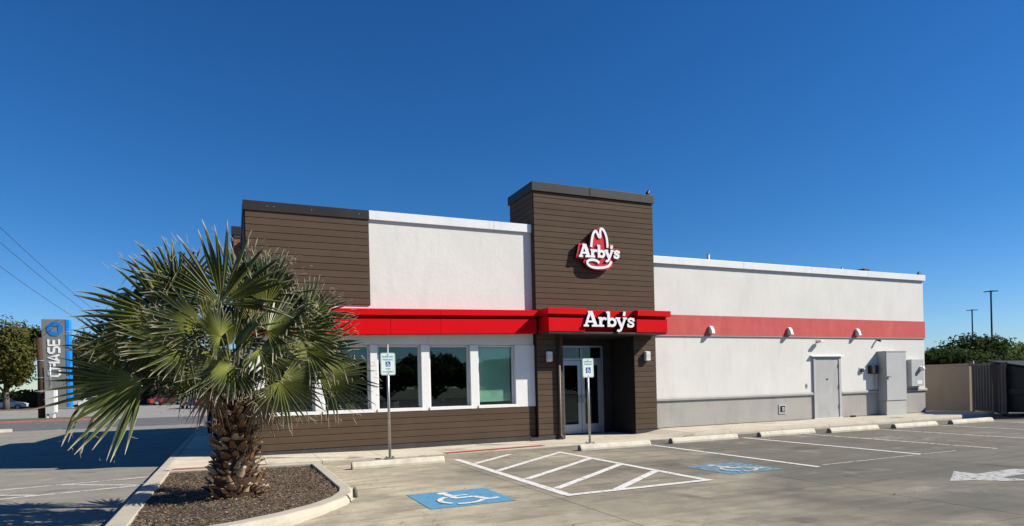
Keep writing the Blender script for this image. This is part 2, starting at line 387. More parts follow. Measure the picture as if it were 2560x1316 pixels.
for i in range(len(UE) - 1):
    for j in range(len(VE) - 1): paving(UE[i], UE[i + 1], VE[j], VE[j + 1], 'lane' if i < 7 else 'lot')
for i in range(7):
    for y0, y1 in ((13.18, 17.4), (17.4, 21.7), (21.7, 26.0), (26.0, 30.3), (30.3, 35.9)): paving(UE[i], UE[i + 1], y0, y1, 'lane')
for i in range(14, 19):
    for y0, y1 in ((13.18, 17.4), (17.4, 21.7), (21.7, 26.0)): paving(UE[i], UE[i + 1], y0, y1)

# sidewalk round the building: slabs with joints
side = tag(MB().box(-1.15, 7.2, 13.25, 15.2, -.3, -.005).box(7.2, 24.4, 13.45, 16.5, -.3, -.005).box(-1.15, .3, 15.2, 29, -.3, -.005).build('sidewalk', M['jointdark']), kind='structure')
def wslab(x0, x1, y0, y1):
    g = .005; n = 3; bb = MB(); xx = [x0 + g + (x1 - x0 - 2 * g) * k / n for k in range(n + 1)]
    for k in range(n): bb.slab([(xx[k], y0 + g), (xx[k + 1], y0 + g), (xx[k + 1], y1 - g), (xx[k], y1 - g)], -.08, walkz)
    bb.build('sidewalk_slab', M['walk'], side)
for x0, x1 in zip([-1.15, .57, 1.62, 2.88, 4.25, 5.6, 6.95], [.57, 1.62, 2.88, 4.25, 5.6, 6.95, 8.3]): wslab(x0, x1, 13.22, 14.96 if x1 < 7 else 16.6)
for x0, x1 in zip([8.3, 9.65], [9.65, 11.0]): wslab(x0, x1, 13.22, 16.6)
for x0, x1 in zip([11.0, 12.8, 14.6, 16.4, 18.2, 20.0, 21.8], [12.8, 14.6, 16.4, 18.2, 20.0, 21.8, 24.2]): wslab(x0, x1, 13.50, 15.1 if x1 < 22 else 17)
for y0, y1 in ((14.96, 17.5), (17.5, 20), (20, 22.5), (22.5, 25), (25, 28.6)): wslab(-1.15, .34, y0, y1)

def kerbpiece(poly_in, poly_out, z0f, top, name, parent, m, lip=.03):
    """kerb between an inner and an outer line, rounded outer lip"""
    bb = MB(); n = len(poly_in); rows = []
    for (xi, yi), (xo, yo) in zip(poly_in, poly_out):
        tp = top(xi, yi) if callable(top) else top
        zl = z0f(xo, yo); dx, dy = xo - xi, yo - yi; L = math.hypot(dx, dy); dx /= L; dy /= L
        pr = [(xi, yi, tp - .15), (xi, yi, tp - .008), (xi + dx * .012, yi + dy * .012, tp)]
        for a in (0, 25, 50, 75):
            pr.append((xo - dx * (lip + .03) + dx * lip * math.sin(R(a)), yo - dy * (lip + .03) + dy * lip * math.sin(R(a)), tp - lip * (1 - math.cos(R(a)))))
        pr.append((xo - dx * .012, yo - dy * .012, zl + (tp - zl) * .4)); pr.append((xo, yo, zl - .05))
        rows.append(pr)
    k = len(rows[0])
    for r in rows: bb.v += r
    for i in range(n - 1):
        for j in range(k - 1): bb.f.append((i * k + j, i * k + j + 1, (i + 1) * k + j + 1, (i + 1) * k + j)); bb.m.append(0)
    bb.f.append(tuple(range(k))); bb.m.append(0); bb.f.append(tuple((n - 1) * k + j for j in range(k - 1, -1, -1))); bb.m.append(0)
    me = bb.mesh(name, m)
    bm = bmesh.new(); bm.from_mesh(me); bmesh.ops.recalc_face_normals(bm, faces=bm.faces); bm.to_mesh(me); bm.free()
    return link(name, me, parent)
# raised kerb in front of the service side
kr = tag(MB().box(11.0, 24.35, 13.3, 13.49, -.3, -.02).build('kerb', M['jointdark']), kind='structure')
e = [10.35, 12.2, 14.05, 15.9, 17.75, 19.6, 21.45, 23.3]
for a, c in zip(e[:-1], e[1:]):
    px = [a + .006, (a * 2 + c) / 3, (a + 2 * c) / 3, c - .006]
    kerbpiece([(x, 13.495) for x in px], [(x, 13.22) for x in px], lambda x, y: 0, lambda x, y: walkz(x) + .002, 'kerb_stone', kr, M['kerb'], .05)
px = [23.31, 23.9, 24.3, 24.5]
kerbpiece([(23.31, 13.495), (23.9, 13.6), (24.15, 14.1), (24.2, 17)], [(23.31, 13.22), (24.0, 13.3), (24.42, 13.95), (24.45, 17)], lambda x, y: 0, .122, 'kerb_stone', kr, M['kerb'], .05)
# kerb of the drive lane along the building's left side
kl = tag(MB().box(-1.33, -1.17, 13.4, 29.5, -.4, -.1).build('kerb', M['jointdark']), kind='structure')
ye = [13.2, 14.0, 16.0, 18.0, 20.0, 22.0, 24.0, 26.0, 29.2]
for a, c in zip(ye[:-1], ye[1:]):
    kerbpiece([(-1.155, a + .005), (-1.155, c - .005)], [(-1.345, a + .005), (-1.345, c - .005)], lambda x, y: -.15, .064, 'kerb_stone', kl, M['kerb'])

# planted island
inner = [(-1.06, 12.85), (1.33, 12.5), (1.36, 9.3), (1.30, 8.95), (1.14, 8.55), (.85, 8.15), (.45, 7.80), (0.0, 7.52), (-.5, 7.32), (-1.06, 7.2)]
outer = [(-1.28, 13.06), (1.52, 12.72), (1.56, 9.25), (1.50, 8.80), (1.32, 8.36), (1.0, 7.95), (.57, 7.58), (.08, 7.30), (-.45, 7.10), (-1.28, 6.98)]
isl = tag(MB().slab(inner, -.4, -.1).build('planted_island', M['jointdark']), kind='structure')
def ktop(x, y): return .085
segs = [[0, 1], [1, 2], [2, 3, 4, 5, 6], [6, 7, 8, 9]]
for s_ in segs: kerbpiece([inner[i] for i in s_], [outer[i] for i in s_], lotz, ktop, 'kerb_stone', isl, M['kerb'], .045)
for y0, y1 in ((6.98, 8.9), (8.9, 10.9), (10.9, 13.06)):
    kerbpiece([(-1.06, y0 + .004), (-1.06, y1 - .004)], [(-1.33, y0 + .004), (-1.33, y1 - .004)], lambda x, y: -.15, .085, 'kerb_stone', isl, M['kerb'], .03)
# red painted edge between island and sidewalk
MB().slab([(-1.05, 13.08), (.55, 12.86), (.55, 12.93), (-1.0, 13.2)], .0, .092).build('red_painted_kerb', M['kerbred'], isl)
# mulch: mounded surface and loose chips
PX, PY = 0.0, 9.15
def inside(x, y, P=inner):
    c = False; n = len(P)
    for i in range(n):
        (x1, y1), (x2, y2) = P[i], P[i - 1]
        if (y1 > y) != (y2 > y) and x < (x2 - x1) * (y - y1) / (y2 - y1) + x1: c = not c
    return c
def hm(x, y):
    d = math.hypot(x - PX, (y - PY) * .7); return .045 + .075 * math.exp(-d * d / .7) + .012 * math.sin(x * 5 + y * 3) * math.sin(y * 4.3 - x)
bm = bmesh.new(); vsn = [bm.verts.new((x, y, 0)) for x, y in inner]; bm.faces.new(vsn)
bmesh.ops.triangulate(bm, faces=bm.faces)
for _ in range(6): bmesh.ops.subdivide_edges(bm, edges=[ed for ed in bm.edges if ed.calc_length() > .16], cuts=1); bmesh.ops.triangulate(bm, faces=bm.faces)
for v in bm.verts: v.co.z = hm(v.co.x, v.co.y) + rnd.uniform(-.006, .006)
me = bpy.data.meshes.new('mulch'); bm.to_mesh(me); bm.free(); me.materials.append(M['mulch'])
tag(link('mulch_bed', me, isl))
ch = MB()
while len(ch.f) < 20000:
    x, y = rnd.uniform(-1.06, 1.36), rnd.uniform(7.2, 12.85)
    if not inside(x, y): continue
    L = rnd.uniform(.010, .036); W = L * rnd.uniform(.2, .5); a = rnd.uniform(0, 6.28); z = hm(x, y) + rnd.uniform(.004, .018)
    d = Vector((math.cos(a), math.sin(a), rnd.uniform(-.5, .5))) * L / 2; s_ = Vector((-math.sin(a), math.cos(a), rnd.uniform(-.7, .7))) * W / 2
    c = Vector((x, y, z)); ch.add([c - d - s_, c + d - s_ * .6, c + d + s_, c - d + s_ * .7], [(0, 1, 2, 3)])
tag(ch.build('mulch_chips', M['chips'], isl), kind='stuff')
tag(MB().tube([(1.45, 8.52, .05), (1.45, 8.52, .15), (1.445, 8.515, .185)], [.032, .032, .012], 12).build('pipe_stub', M['sand'], None, True),
    'short grey green pipe stub sticking up on the rounded island kerb', 'pipe stub')

# ------------------------------------------------------------------ painted markings
def mark(name, poly, m, z=.005, label=None):
    o = MB().add([(x, y, lotz(x) + z) for x, y in poly], [tuple(range(len(poly)))]).build(name, M[m], lot)
    if label: o['label'] = label
    return o
def line(p, q, wd, m='pwhite', name='painted_line', z=.005):
    p = Vector(p); q = Vector(q); d = (q - p).normalized(); n = Vector((-d.y, d.x)) * wd / 2
    return mark(name, [p - n, q - n, q + n, p + n], m, z)
line((4.10, 12.2), (4.06, 7.38), .135); line((6.42, 12.2), (6.42, 7.40), .12)
line((4.0, 7.42), (6.48, 7.46), .12, z=.009)
for p, q in (((4.16, 11.3), (5.35, 12.36)), ((4.16, 10.15), (6.36, 12.06)), ((4.16, 9.0), (6.36, 10.76)), ((4.16, 7.98), (6.36, 9.70)), ((4.84, 7.48), (6.36, 8.66))): line(p, q, .125, z=.007)
for k, (x, y) in enumerate([(8.87, 7.6), (11.75, 7.78), (13.73, 7.6), (16.3, 7.6), (18.75, 7.6), (21.2, 7.6), (23.65, 7.6), (26.1, 7.6)]): line((x, 12.35), (x, y), .105, 'pwhite' if k < 2 else 'pwhite2')
line((9.1, 7.74), (12.8, 7.81), .035, 'pwhite2')
line((4.22, 13.36), (6.75, 13.56), .24, 'pred', 'red_painted_line', .018)
mark('direction_arrow', [(10.08, 6.19), (10.06, 5.85), (11.0, 5.88), (11.25, 5.62), (10.55, 5.49), (9.98, 5.48), (10.1, 5.1), (9.67, 5.28), (9.41, 5.53), (9.10, 5.65)], 'parrow', .006)
# drive lane hatching
line((-1.45, 14.2), (-12, 12.2), .12, 'pwhite2'); line((-1.5, 13.0), (-12, 10.6), .12, 'pwhite2')
line((-1.6, 13.05), (-2.9, 13.9), .11, 'pwhite2', z=.007); line((-3.0, 12.7), (-4.4, 13.55), .11, 'pwhite2', z=.007)

def accessible(cx, cy, s, bluem, whitem, label):
    sq = mark('accessible_stall_panel', [(cx - s, cy - s * 1.02), (cx + s * .99, cy - s), (cx + s, cy + s), (cx - s * 1.01, cy + s * .98)], bluem, .005, label)
    bb = MB()
    def P(x, y): return (cx - s + 2 * s * x, cy - s + 2 * s * y)
    def seg(pts, wd, z):
        pts = [Vector(P(*p)) for p in pts]
        for i in range(len(pts) - 1):
            d = (pts[i + 1] - pts[i]).normalized(); n = Vector((-d.y, d.x)) * wd * s; e_ = d * wd * s * .25
            q = [pts[i] - n - e_, pts[i + 1] - n + e_, pts[i + 1] + n + e_, pts[i] + n - e_]
            bb.add([(v.x, v.y, z + i * .0003) for v in q], [(0, 1, 2, 3)])
    z = .010
    bb.add([(*P(.40 + .075 * math.cos(a * math.pi / 8), .84 + .075 * math.sin(a * math.pi / 8)), z) for a in range(16)], [tuple(range(16))])
    seg([(.41, .75), (.44, .48)], .085, z); seg([(.45, .62), (.62, .61)], .055, z + .001); seg([(.42, .46), (.64, .46)], .07, z + .002)
    seg([(.66, .47), (.76, .23)], .075, z); seg([(.76, .23), (.88, .27)], .065, z + .001)
    arc = [(.46 + .245 * math.cos(R(a)), .34 + .245 * math.sin(R(a))) for a in range(118, 352, 18)]
    seg(arc[:7], .06, z + .003); seg(arc[7:], .06, z + .003)
    o = bb.build('accessible_symbol', M[whitem], sq); return sq
accessible(2.74, 8.03, .575, 'pblue', 'pwhite', 'bright blue painted panel with white wheelchair symbol')
accessible(7.66, 8.28, .56, 'pblue2', 'pwhite2', 'faded blue painted panel with white wheelchair symbol')

lit = MB(); lr = random.Random(5)
while len(lit.f) < 420:
    x = lr.uniform(-4, 20); y = lr.choice((lr.uniform(12.3, 13.15), lr.uniform(4, 13), lr.gauss(12.1, .25))) if x > 1.8 else lr.uniform(5.5, 7.0)
    if y > 13.1: continue
    L = lr.uniform(.008, .028); a = lr.uniform(0, 6.28); c = Vector((x, y, lotz(x) + .012)); d = Vector((math.cos(a), math.sin(a), lr.uniform(-.3, .3))) * L; e_ = Vector((-math.sin(a), math.cos(a), .2)) * L * .5
    lit.add([c - d, c + e_, c + d, c - e_], [(0, 1, 2, 3)])
tag(lit.build('leaf_litter', M['chips']), 'scattered dry leaf bits and grit on the concrete lot', 'litter', kind='stuff')
# ------------------------------------------------------------------ wheel stops
def wheel_stop(x0, x1, y, label):
    o = empty('wheel_stop', ((x0 + x1) / 2, y, 0), label, 'wheel stop', 'concrete wheel stops along the sidewalk')
    h = (x1 - x0) / 2; prof = [(-.085, 0), (-.085, .045), (-.05, .112), (-.025, .125), (.025, .125), (.05, .112), (.085, .045), (.085, 0)]
    bb = MB(); n = len(prof); ex = [(-h, 0), (-h + .025, 1), (-h * .33, 1), (h * .33, 1), (h - .025, 1), (h, 0)]
    for x, full in ex:
        k = 1 if full else .94
        bb.v += [(x + rnd.uniform(-.003, .003), p[0] * k, p[1] * k + .004) for p in prof]
    for i in range(len(ex) - 1):
        for j in range(n - 1): bb.f.append((i * n + j, (i + 1) * n + j, (i + 1) * n + j + 1, i * n + j + 1)); bb.m.append(0)
    bb.f.append(tuple(range(n))); bb.m.append(1); bb.f.append(tuple((len(ex) - 1) * n + j for j in range(n - 1, -1, -1))); bb.m.append(1)
    me = bb.mesh('stop_body', [M['stop'], M['stopend']]); bm = bmesh.new(); bm.from_mesh(me); bmesh.ops.recalc_face_normals(bm, faces=bm.faces); bm.to_mesh(me); bm.free()
    link('stop_body', me, o)
    for s_ in (-.6, .6): MB().tube([(s_ * h, 0, .12), (s_ * h, 0, .1315)], .014, 8).build('anchor_pin', M['darktrim'], o)
    return o
STOPS = [(1.97, 3.73, 11.87, 'cream wheel stop by the planted island, in front of the van accessible sign post'),
         (6.92, 8.76, 12.15, 'cream wheel stop in front of the entrance doors and the sign post'),
         (9.45, 11.45, 12.25, 'cream wheel stop right of the entrance, second of the row past the hatching'),
         (12.2, 14.1, 12.25, 'cream wheel stop below the small square wall vent'),
         (14.45, 16.3, 12.05, 'cream wheel stop in front of the grey service door'),
         (16.85, 18.65, 11.95, 'cream wheel stop in front of the tall grey electrical cabinet'),
         (19.35, 21.3, 11.95, 'cream wheel stop farthest right, near the ribbed gate')]
for s_ in STOPS: wheel_stop(*s_)

# ================================================================== RESTAURANT
LW, TW, RW = 14.97, 14.85, 15.0     # front planes of the left wing, tower and right wing
bld = empty('restaurant_building', (0, 0, 0), 'single storey restaurant with white stucco, brown boards and red band', 'building')
def part(name, mb, m, parent=bld, **k): return mb.build(name, M[m] if isinstance(m, str) else m, parent, **k)
boardmesh = {}
def boards(parent, axis, a0, a1, face, z0, z1, pitch, th=.022, gap=.009):
    """horizontal siding boards, one object each; axis x: face at y=face looking -y; axis y: face at x=face looking -x (face side -1)"""
    n = max(1, round((z1 - z0) / pitch)); p = (z1 - z0) / n
    key = (round(a1 - a0, 3), round(p, 4), axis, th)
    if key not in boardmesh:
        L = a1 - a0; bb = MB()
        # slightly bevelled board: front face, chamfers, back
        c = .006; h = p - gap
        if axis == 'x':
            bb.add([(0, 0, 0), (L, 0, 0), (L, -th + c, 0), (0, -th + c, 0), (0, -th, c), (L, -th, c), (L, -th, h - c), (0, -th, h - c), (0, -th + c, h), (L, -th + c, h), (L, 0, h), (0, 0, h)],
                   [(0, 1, 2, 3), (3, 2, 5, 4), (4, 5, 6, 7), (7, 6, 9, 8), (8, 9, 10, 11), (0, 3, 4, 7, 8, 11), (1, 10, 9, 6, 5, 2)])
        else:
            sgn = 1 if axis == 'y' else -1
            bb.add([(0, 0, 0), (0, L, 0), (-sgn * (th - c), L, 0), (-sgn * (th - c), 0, 0), (-sgn * th, 0, c), (-sgn * th, L, c), (-sgn * th, L, h - c), (-sgn * th, 0, h - c), (-sgn * (th - c), 0, h), (-sgn * (th - c), L, h), (0, L, h), (0, 0, h)],
                   [(0, 1, 2, 3), (3, 2, 5, 4), (4, 5, 6, 7), (7, 6, 9, 8), (8, 9, 10, 11), (0, 3, 4, 7, 8, 11), (1, 10, 9, 6, 5, 2)])
        me = bb.mesh('board', M['board']); bm = bmesh.new(); bm.from_mesh(me); bmesh.ops.recalc_face_normals(bm, faces=bm.faces); bm.to_mesh(me); bm.free()
        boardmesh[key] = me
    for i in range(n):
        zz = z0 + i * p + gap / 2
        link('board', boardmesh[key], parent, (a0, face, zz) if axis == 'x' else (face, a0, zz))

# --- left wing
WX = [(.62, 1.71), (1.89, 2.97), (3.13, 4.20), (4.40, 5.46), (5.67, 6.69)]
ZS, ZH = .93, 2.48
part('wall', MB().box(.34, 7.22, LW, LW + .25, ZH + .02, 5.45), 'stucco')
part('wall', MB().box(.34, 7.22, LW + .03, LW + .25, -.1, ZS - .03), 'boardback')
part('wall', MB().box(.34, .58, LW + .26, 29.0, -.2, 5.45).box(.60, 7.2, 28.7, 29.0, -.2, 5.40), 'boardback')
part('roof', MB().box(.60, 7.2, LW + .27, 28.68, 4.7, 4.8), 'roofmembrane')
xp = [.34] + [v for pr_ in WX for v in pr_] + [7.24]
for a, c in zip(xp[0::2], xp[1::2]): part('window_pier', MB().box(a, c, LW - .012, LW + .22, ZS - .028, ZH + .018), 'trim', bev=.004)
for i, (a, c) in enumerate(WX):
    wo = part('window', MB().box(a + .05, c - .05, LW + .135, LW + .143, ZS + .05, ZH - .02), 'glass')
    f = MB().box(a + .002, a + .05, LW + .09, LW + .19, ZS + .05, ZH).box(c - .05, c - .002, LW + .09, LW + .19, ZS + .05, ZH).box(a + .002, c - .002, LW + .088, LW + .192, ZH - .03, ZH + .012)
    f.build('window_frame', M['trim'], wo)
    MB().box(a - .02, c + .02, LW - .035, LW + .2, ZS - .026, ZS + .048).build('window_sill', M['trim'], wo, bev=.005)
# siding
sb = part('siding', MB().box(.33, 7.22, LW - .004, LW + .028, .03, ZS - .034), 'boardback'); boards(sb, 'x', .33, 7.22, LW - .004, .135, ZS - .034, .15)
part('base_flashing', MB().box(.32, 7.23, LW - .045, LW - .005, .0, .13), 'darktrim')
su = part('siding', MB().box(.33, 3.0, LW - .014, LW - .002, 3.42, 5.42), 'boardback'); boards(su, 'x', .33, 3.0, LW - .014, 3.42, 5.425, .15)
ss = part('siding', MB().box(.325, .338, LW + .01, 28.9, 0.0, 5.42), 'boardback')
boards(ss, 'y', LW + .01, 22.5, .325, .13, 5.42, .15)
cp = part('parapet_cap', MB().box(.285, 3.005, LW - .06, LW + .3, 5.42, 5.635).box(.28, .62, LW + .302, 29.05, 5.42, 5.635), 'capdark', bev=.006)
for x in (.78, .92, 1.72, 2.78): MB().tube([(x, LW - .06, 5.53), (x, LW - .066, 5.53)], .010, 8).build('screw', M['steel'], cp)
part('parapet_cap', MB().box(3.01, 6.16, LW - .055, LW + .3, 5.43, 5.64), 'capwhite', bev=.006)
part('parapet_cap', MB().box(6.166, 7.22, LW - .055, LW + .3, 5.43, 5.64), 'capwhite', bev=.006)
# red canopy band over the windows, slightly out of level
def tilt(x): return -.085 * (7.2 - x) / 5.5
def band(x0, x1, y0, y1, z0, z1, m, name='canopy_fascia', par=bld, tl=tilt, seam=()):
    xs_ = [x0] + [s for s in seam if x0 < s < x1] + [x1]
    for a, c in zip(xs_[:-1], xs_[1:]):
        a2, c2 = a + .002, c - .002
        bb = MB(); vs = []
        for x in (a2, c2):
            for y, z in ((y0, z0), (y0, z1), (y1, z1), (y1, z0)): vs.append((x, y, z + tl(x)))
        bb.add(vs, [(0, 1, 2, 3), (7, 6, 5, 4), (0, 4, 5, 1), (1, 5, 6, 2), (2, 6, 7, 3), (3, 7, 4, 0)])
        me = bb.mesh(name, M[m]); bm = bmesh.new(); bm.from_mesh(me); bmesh.ops.recalc_face_normals(bm, faces=bm.faces); bmesh.ops.bevel(bm, geom=list(bm.edges), offset=.004, segments=1, affect='EDGES'); bm.to_mesh(me); bm.free()
        link(name, me, par)
band(.34, 7.19, LW - .29, LW - .004, 2.785, 3.140, 'red', seam=(2.05, 3.40, 4.62))
band(.31, 7.19, LW - .345, LW - .004, 3.225, 3.372, 'red', seam=(2.05, 4.60))
band(.36, 7.19, LW - .20, LW - .004, 3.140, 3.225, 'red')

# --- tower
part('tower_wall', MB().box(7.26, 8.0, TW + .001, 16.3, -.05, 2.79).box(10.27, 10.99, TW + .001, 16.3, -.05, 2.79).box(7.26, 10.99, TW + .001, 16.3, 2.794, 6.50), 'boardback')
part('entrance_ceiling', MB().box(8.0, 10.27, TW - .0, 16.15, 2.74, 2.792), 'black')  # ceiling coloured black to stand in for the shade under it
st = part('siding', MB().box(7.255, 10.995, TW - .002, TW + .0005, 2.8, 6.5), 'boardback'); boards(st, 'x', 7.255, 10.995, TW - .002, 3.41, 6.50, .147)
s2 = part('siding', MB().box(7.25, 7.258, TW + .01, 16.3, 2.9, 6.5), 'boardback'); boards(s2, 'y', TW + .0, 16.3, 7.25, 3.41, 6.50, .147)
for a, c in ((7.255, 8.0), (10.27, 10.995)):
    sp = part('siding', MB().box(a, c, TW - .002, TW + .0005, .05, 2.8), 'boardback'); boards(sp, 'x', a, c, TW - .002, .14, 2.79, .15)
    part('base_flashing', MB().box(a - .02, c + .02, TW - .05, TW - .003, .0, .135), 'darktrim')
part('base_flashing', MB().box(6.98, 7.40, TW - .10, TW - .052, .0, .10), 'darktrim')
part('recess_shade_panel', MB().box(10.245, 10.269, TW + .03, 15.95, .0, 2.74), 'black')  # flat black panel: deep shade of the recess put into the wall colour
s4 = part('siding', MB().box(8.001, 8.008, TW + .01, 15.95, 0, 2.74), 'boardback'); boards(s4, 'z', TW, 15.95, 8.008, .03, 2.74, .15)
tc = part('parapet_cap', MB().box(7.195, 9.02, TW - .07, 16.36, 6.50, 6.735), 'capdark', bev=.006)
part('parapet_cap', MB().box(9.026, 11.02, TW - .07, 16.36, 6.50, 6.735), 'capdark', bev=.006)
MB().box(8.93, 9.22, TW - .078, TW - .071, 6.505, 6.73).build('cap_joint_cover', M['capdark'], tc)
dsp = part('downspout', MB().tube([(7.86, TW - .075, 2.76), (7.86, TW - .075, .16), (7.86, TW - .10, .09), (7.86, TW - .20, .05)], .045, 8), 'brownmetal', smooth=True)
for z in (.35, 1.35, 2.3): MB().box(7.805, 7.915, TW - .08, TW - .024, z, z + .04).build('bracket', M['brownmetal'], dsp)
# entrance canopy with recessed centre
EF = 14.2
flat = lambda x: 0
for x0, x1 in ((7.29, 8.33), (9.93, 10.94)):
    band(x0, x1, EF, TW - .03, 2.80, 3.16, 'red', tl=flat)
for x0, x1 in ((7.25, 8.36), (9.93, 11.02)):
    band(x0, x1, EF - .06, TW - .03, 3.235, 3.385, 'red', tl=flat)
    band(x0 + .05, x1 - .05, EF + .09, TW - .03, 3.16, 3.235, 'red', tl=flat)
band(8.365, 9.925, EF + .16, TW - .03, 2.80, 3.375, 'red', tl=flat)
part('canopy_soffit', MB().box(7.31, 10.92, EF + .02, TW - .05, 2.755, 2.798), 'darktrim')
part('canopy_fascia', MB().box(8.335, 8.362, EF + .03, TW - .03, 2.80, 3.23), 'red')
# entrance doors
part('entrance_wall', MB().box(8.0, 10.27, 16.14, 16.3, -.05, 2.9), 'interior')
DV = 15.98
fr = part('door_frame', MB().box(8.50, 8.56, DV, DV + .1, .02, 2.55).box(9.90, 9.96, DV, DV + .1, .02, 2.55).box(8.56, 9.90, DV, DV + .1, 2.13, 2.19).box(8.56, 9.90, DV, DV + .1, 2.50, 2.55).box(9.21, 9.25, DV, DV + .1, 2.19, 2.50), 'aluminium', bev=.004)
part('transom_pane', MB().box(8.56, 9.21, DV + .04, DV + .048, 2.19, 2.50), 'glassdoor'); part('transom_pane', MB().box(9.25, 9.90, DV + .04, DV + .048, 2.19, 2.50), 'glassdoor')
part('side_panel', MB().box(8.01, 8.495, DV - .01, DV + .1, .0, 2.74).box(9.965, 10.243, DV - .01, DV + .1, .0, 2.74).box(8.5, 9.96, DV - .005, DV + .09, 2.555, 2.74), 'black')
for a, c, hx in ((8.565, 9.222, 9.16), (9.232, 9.895, 9.30)):
    d = part('entrance_door', MB().box(a, a + .11, DV + .02, DV + .07, .03, 2.12).box(c - .11, c, DV + .02, DV + .07, .03, 2.12).box(a + .11, c - .11, DV + .02, DV + .07, .03, .29).box(a + .11, c - .11, DV + .02, DV + .07, 1.99, 2.12), 'aluminium', bev=.003)
    MB().box(a + .11, c - .11, DV + .04, DV + .048, .29, 1.99).build('pane', M['glassdoor'], d)
    MB().box(a + .11, c - .11, DV + .075, DV + .10, 1.02, 1.09).build('push_bar', M['aluminium'], d)
    MB().tube([(hx, DV + .02, .92), (hx, DV - .05, .92), (hx, DV - .05, 1.12), (hx, DV + .02, 1.12)], .013, 8).build('handle', M['steel'], d, True)
    MB().box(hx - .05, hx + .05, DV + .008, DV + .018, .90, 1.14).build('lock_plate', M['steel'], d)

# --- right wing
part('wall', MB().box(11.0, 22.9, RW, RW + .25, .98, 4.86), 'stucco')
part('wall', MB().box(11.0, 22.9, RW, RW + .25, .10, .976), 'greystucco')
part('wall', MB().box(22.64, 22.898, RW + .252, 29.0, -.1, 4.86).box(7.3, 22.63, 28.7, 29.0, -.1, 4.86), 'stucco')
part('wall', MB().box(7.27, 7.5, 16.32, 28.6, 0, 4.86), 'interior')
part('roof', MB().box(7.5, 22.6, RW + .27, 28.68, 4.3, 4.4), 'roofmembrane')
part('base_flashing', MB().box(11.0, 17.26, RW - .015, RW - .001, .05, .135).box(18.62, 22.91, RW - .015, RW - .001, .05, .135), 'darktrim')
for a, c in ((11.0, 14.42), (14.426, 17.3), (17.306, 19.95), (19.956, 22.95)):
    part('parapet_cap', MB().box(a, c, RW - .07, RW + .3, 4.86, 5.065), 'capwhite', bev=.006)
part('parapet_cap', MB().box(22.62, 22.955, RW + .305, 29.05, 4.86, 5.065), 'capwhite')
part('red_band', MB().box(11.0, 22.93, RW - .028, RW - .001, 2.80, 3.395).box(22.901, 22.93, RW, 29, 2.80, 3.395), 'redstucco')
part('band_reveal', MB().box(11.0, 22.935, RW - .034, RW - .002, 2.775, 2.798), 'greystucco')
for a, c in ((11.0, 17.29), (18.60, 22.96)):
    part('wall_ledge', MB().add([(a, RW - .002, .895), (a, RW - .045, .905), (a, RW - .05, .955), (a, RW - .012, 1.0), (a, RW - .002, 1.002), (c, RW - .002, .895), (c, RW - .045, .905), (c, RW - .05, .955), (c, RW - .012, 1.0), (c, RW - .002, 1.002)],
         [(0, 1, 2, 3, 4), (9, 8, 7, 6, 5), (0, 5, 6, 1), (1, 6, 7, 2), (2, 7, 8, 3), (3, 8, 9, 4), (4, 9, 5, 0)]), 'ledge')
sd = part('service_door', MB().box(17.39, 18.46, RW - .03, RW - .002, .145, 2.09), 'doorpaint', bev=.004)
MB().box(17.31, 17.385, RW - .05, RW - .002, .115, 2.14).box(18.465, 18.57, RW - .05, RW - .002, .115, 2.14).box(17.386, 18.464, RW - .05, RW - .002, 2.095, 2.14).build('door_frame', M['steeldull'], sd, bev=.005)
MB().box(17.28, 18.60, RW - .07, RW - .002, .122, .14).build('threshold', M['trim'], sd)
MB().add([(17.21, RW - .003, 2.20), (18.66, RW - .003, 2.20), (18.66, RW - .10, 2.175), (17.21, RW - .10, 2.175), (17.21, RW - .003, 2.172), (18.66, RW - .003, 2.172), (18.66, RW - .10, 2.15), (17.21, RW - .10, 2.15)],
         [(0, 1, 2, 3), (7, 6, 5, 4), (3, 2, 6, 7), (0, 3, 7, 4), (1, 5, 6, 2)]).build('drip_hood', M['trim'], sd)
MB().tube([(17.93, RW - .03, 1.41), (17.93, RW - .045, 1.41)], .028, 12).tube([(17.93, RW - .045, 1.41), (17.93, RW - .052, 1.41)], .012, 8, 0).build('door_viewer', M['black'], sd)
for z in (.45, 1.1, 1.8): MB().tube([(18.462, RW - .05, z), (18.462, RW - .05, z + .11)], .014, 8).build('hinge', M['steel'], sd)

# interior seen through the glass
inn = part('dining_room', MB().box(.62, 7.2, LW + 6.5, LW + 6.6, 0, 3.1), 'interior')
part('interior_ceiling', MB().box(.6, 7.24, LW + .26, LW + 6.5, 2.9, 3.0), 'interior')
part('interior_floor', MB().box(.6, 7.24, LW + .26, LW + 6.5, -.05, .02), 'floor_in')
part('window_board', MB().box(5.725, 6.60, LW + .152, LW + .165, 1.06, 2.43), 'interiorlight')
def chair(x, y, rz, label):
    c = empty('dining_chair', (x, y, .02), label, 'chair', 'chairs inside the dining room', rz)
    MB().box(-.2, .2, -.2, .2, .62, .66).build('seat', M['wood_in'], c, bev=.01)
    for sx in (-.17, .17):
        MB().tube([(sx, -.17, 0), (sx, -.17, .62)], .014, 6).build('leg', M['steel'], c); MB().tube([(sx, .17, 0), (sx, .17, 1.12)], .014, 6).build('leg', M['steel'], c)
    MB().box(-.18, .18, .155, .19, .92, 1.1).build('backrest', M['wood_in'], c, bev=.008)
for k, (x, y, rz, nm) in enumerate([(1.35, 15.8, 3.0, 'first'), (2.5, 15.75, 3.3, 'second'), (3.6, 15.8, 3.1, 'third'), (4.75, 15.75, 3.2, 'fourth')]):
    chair(x, y, rz, f'dark dining chair inside, behind the {nm} window from the palm side')

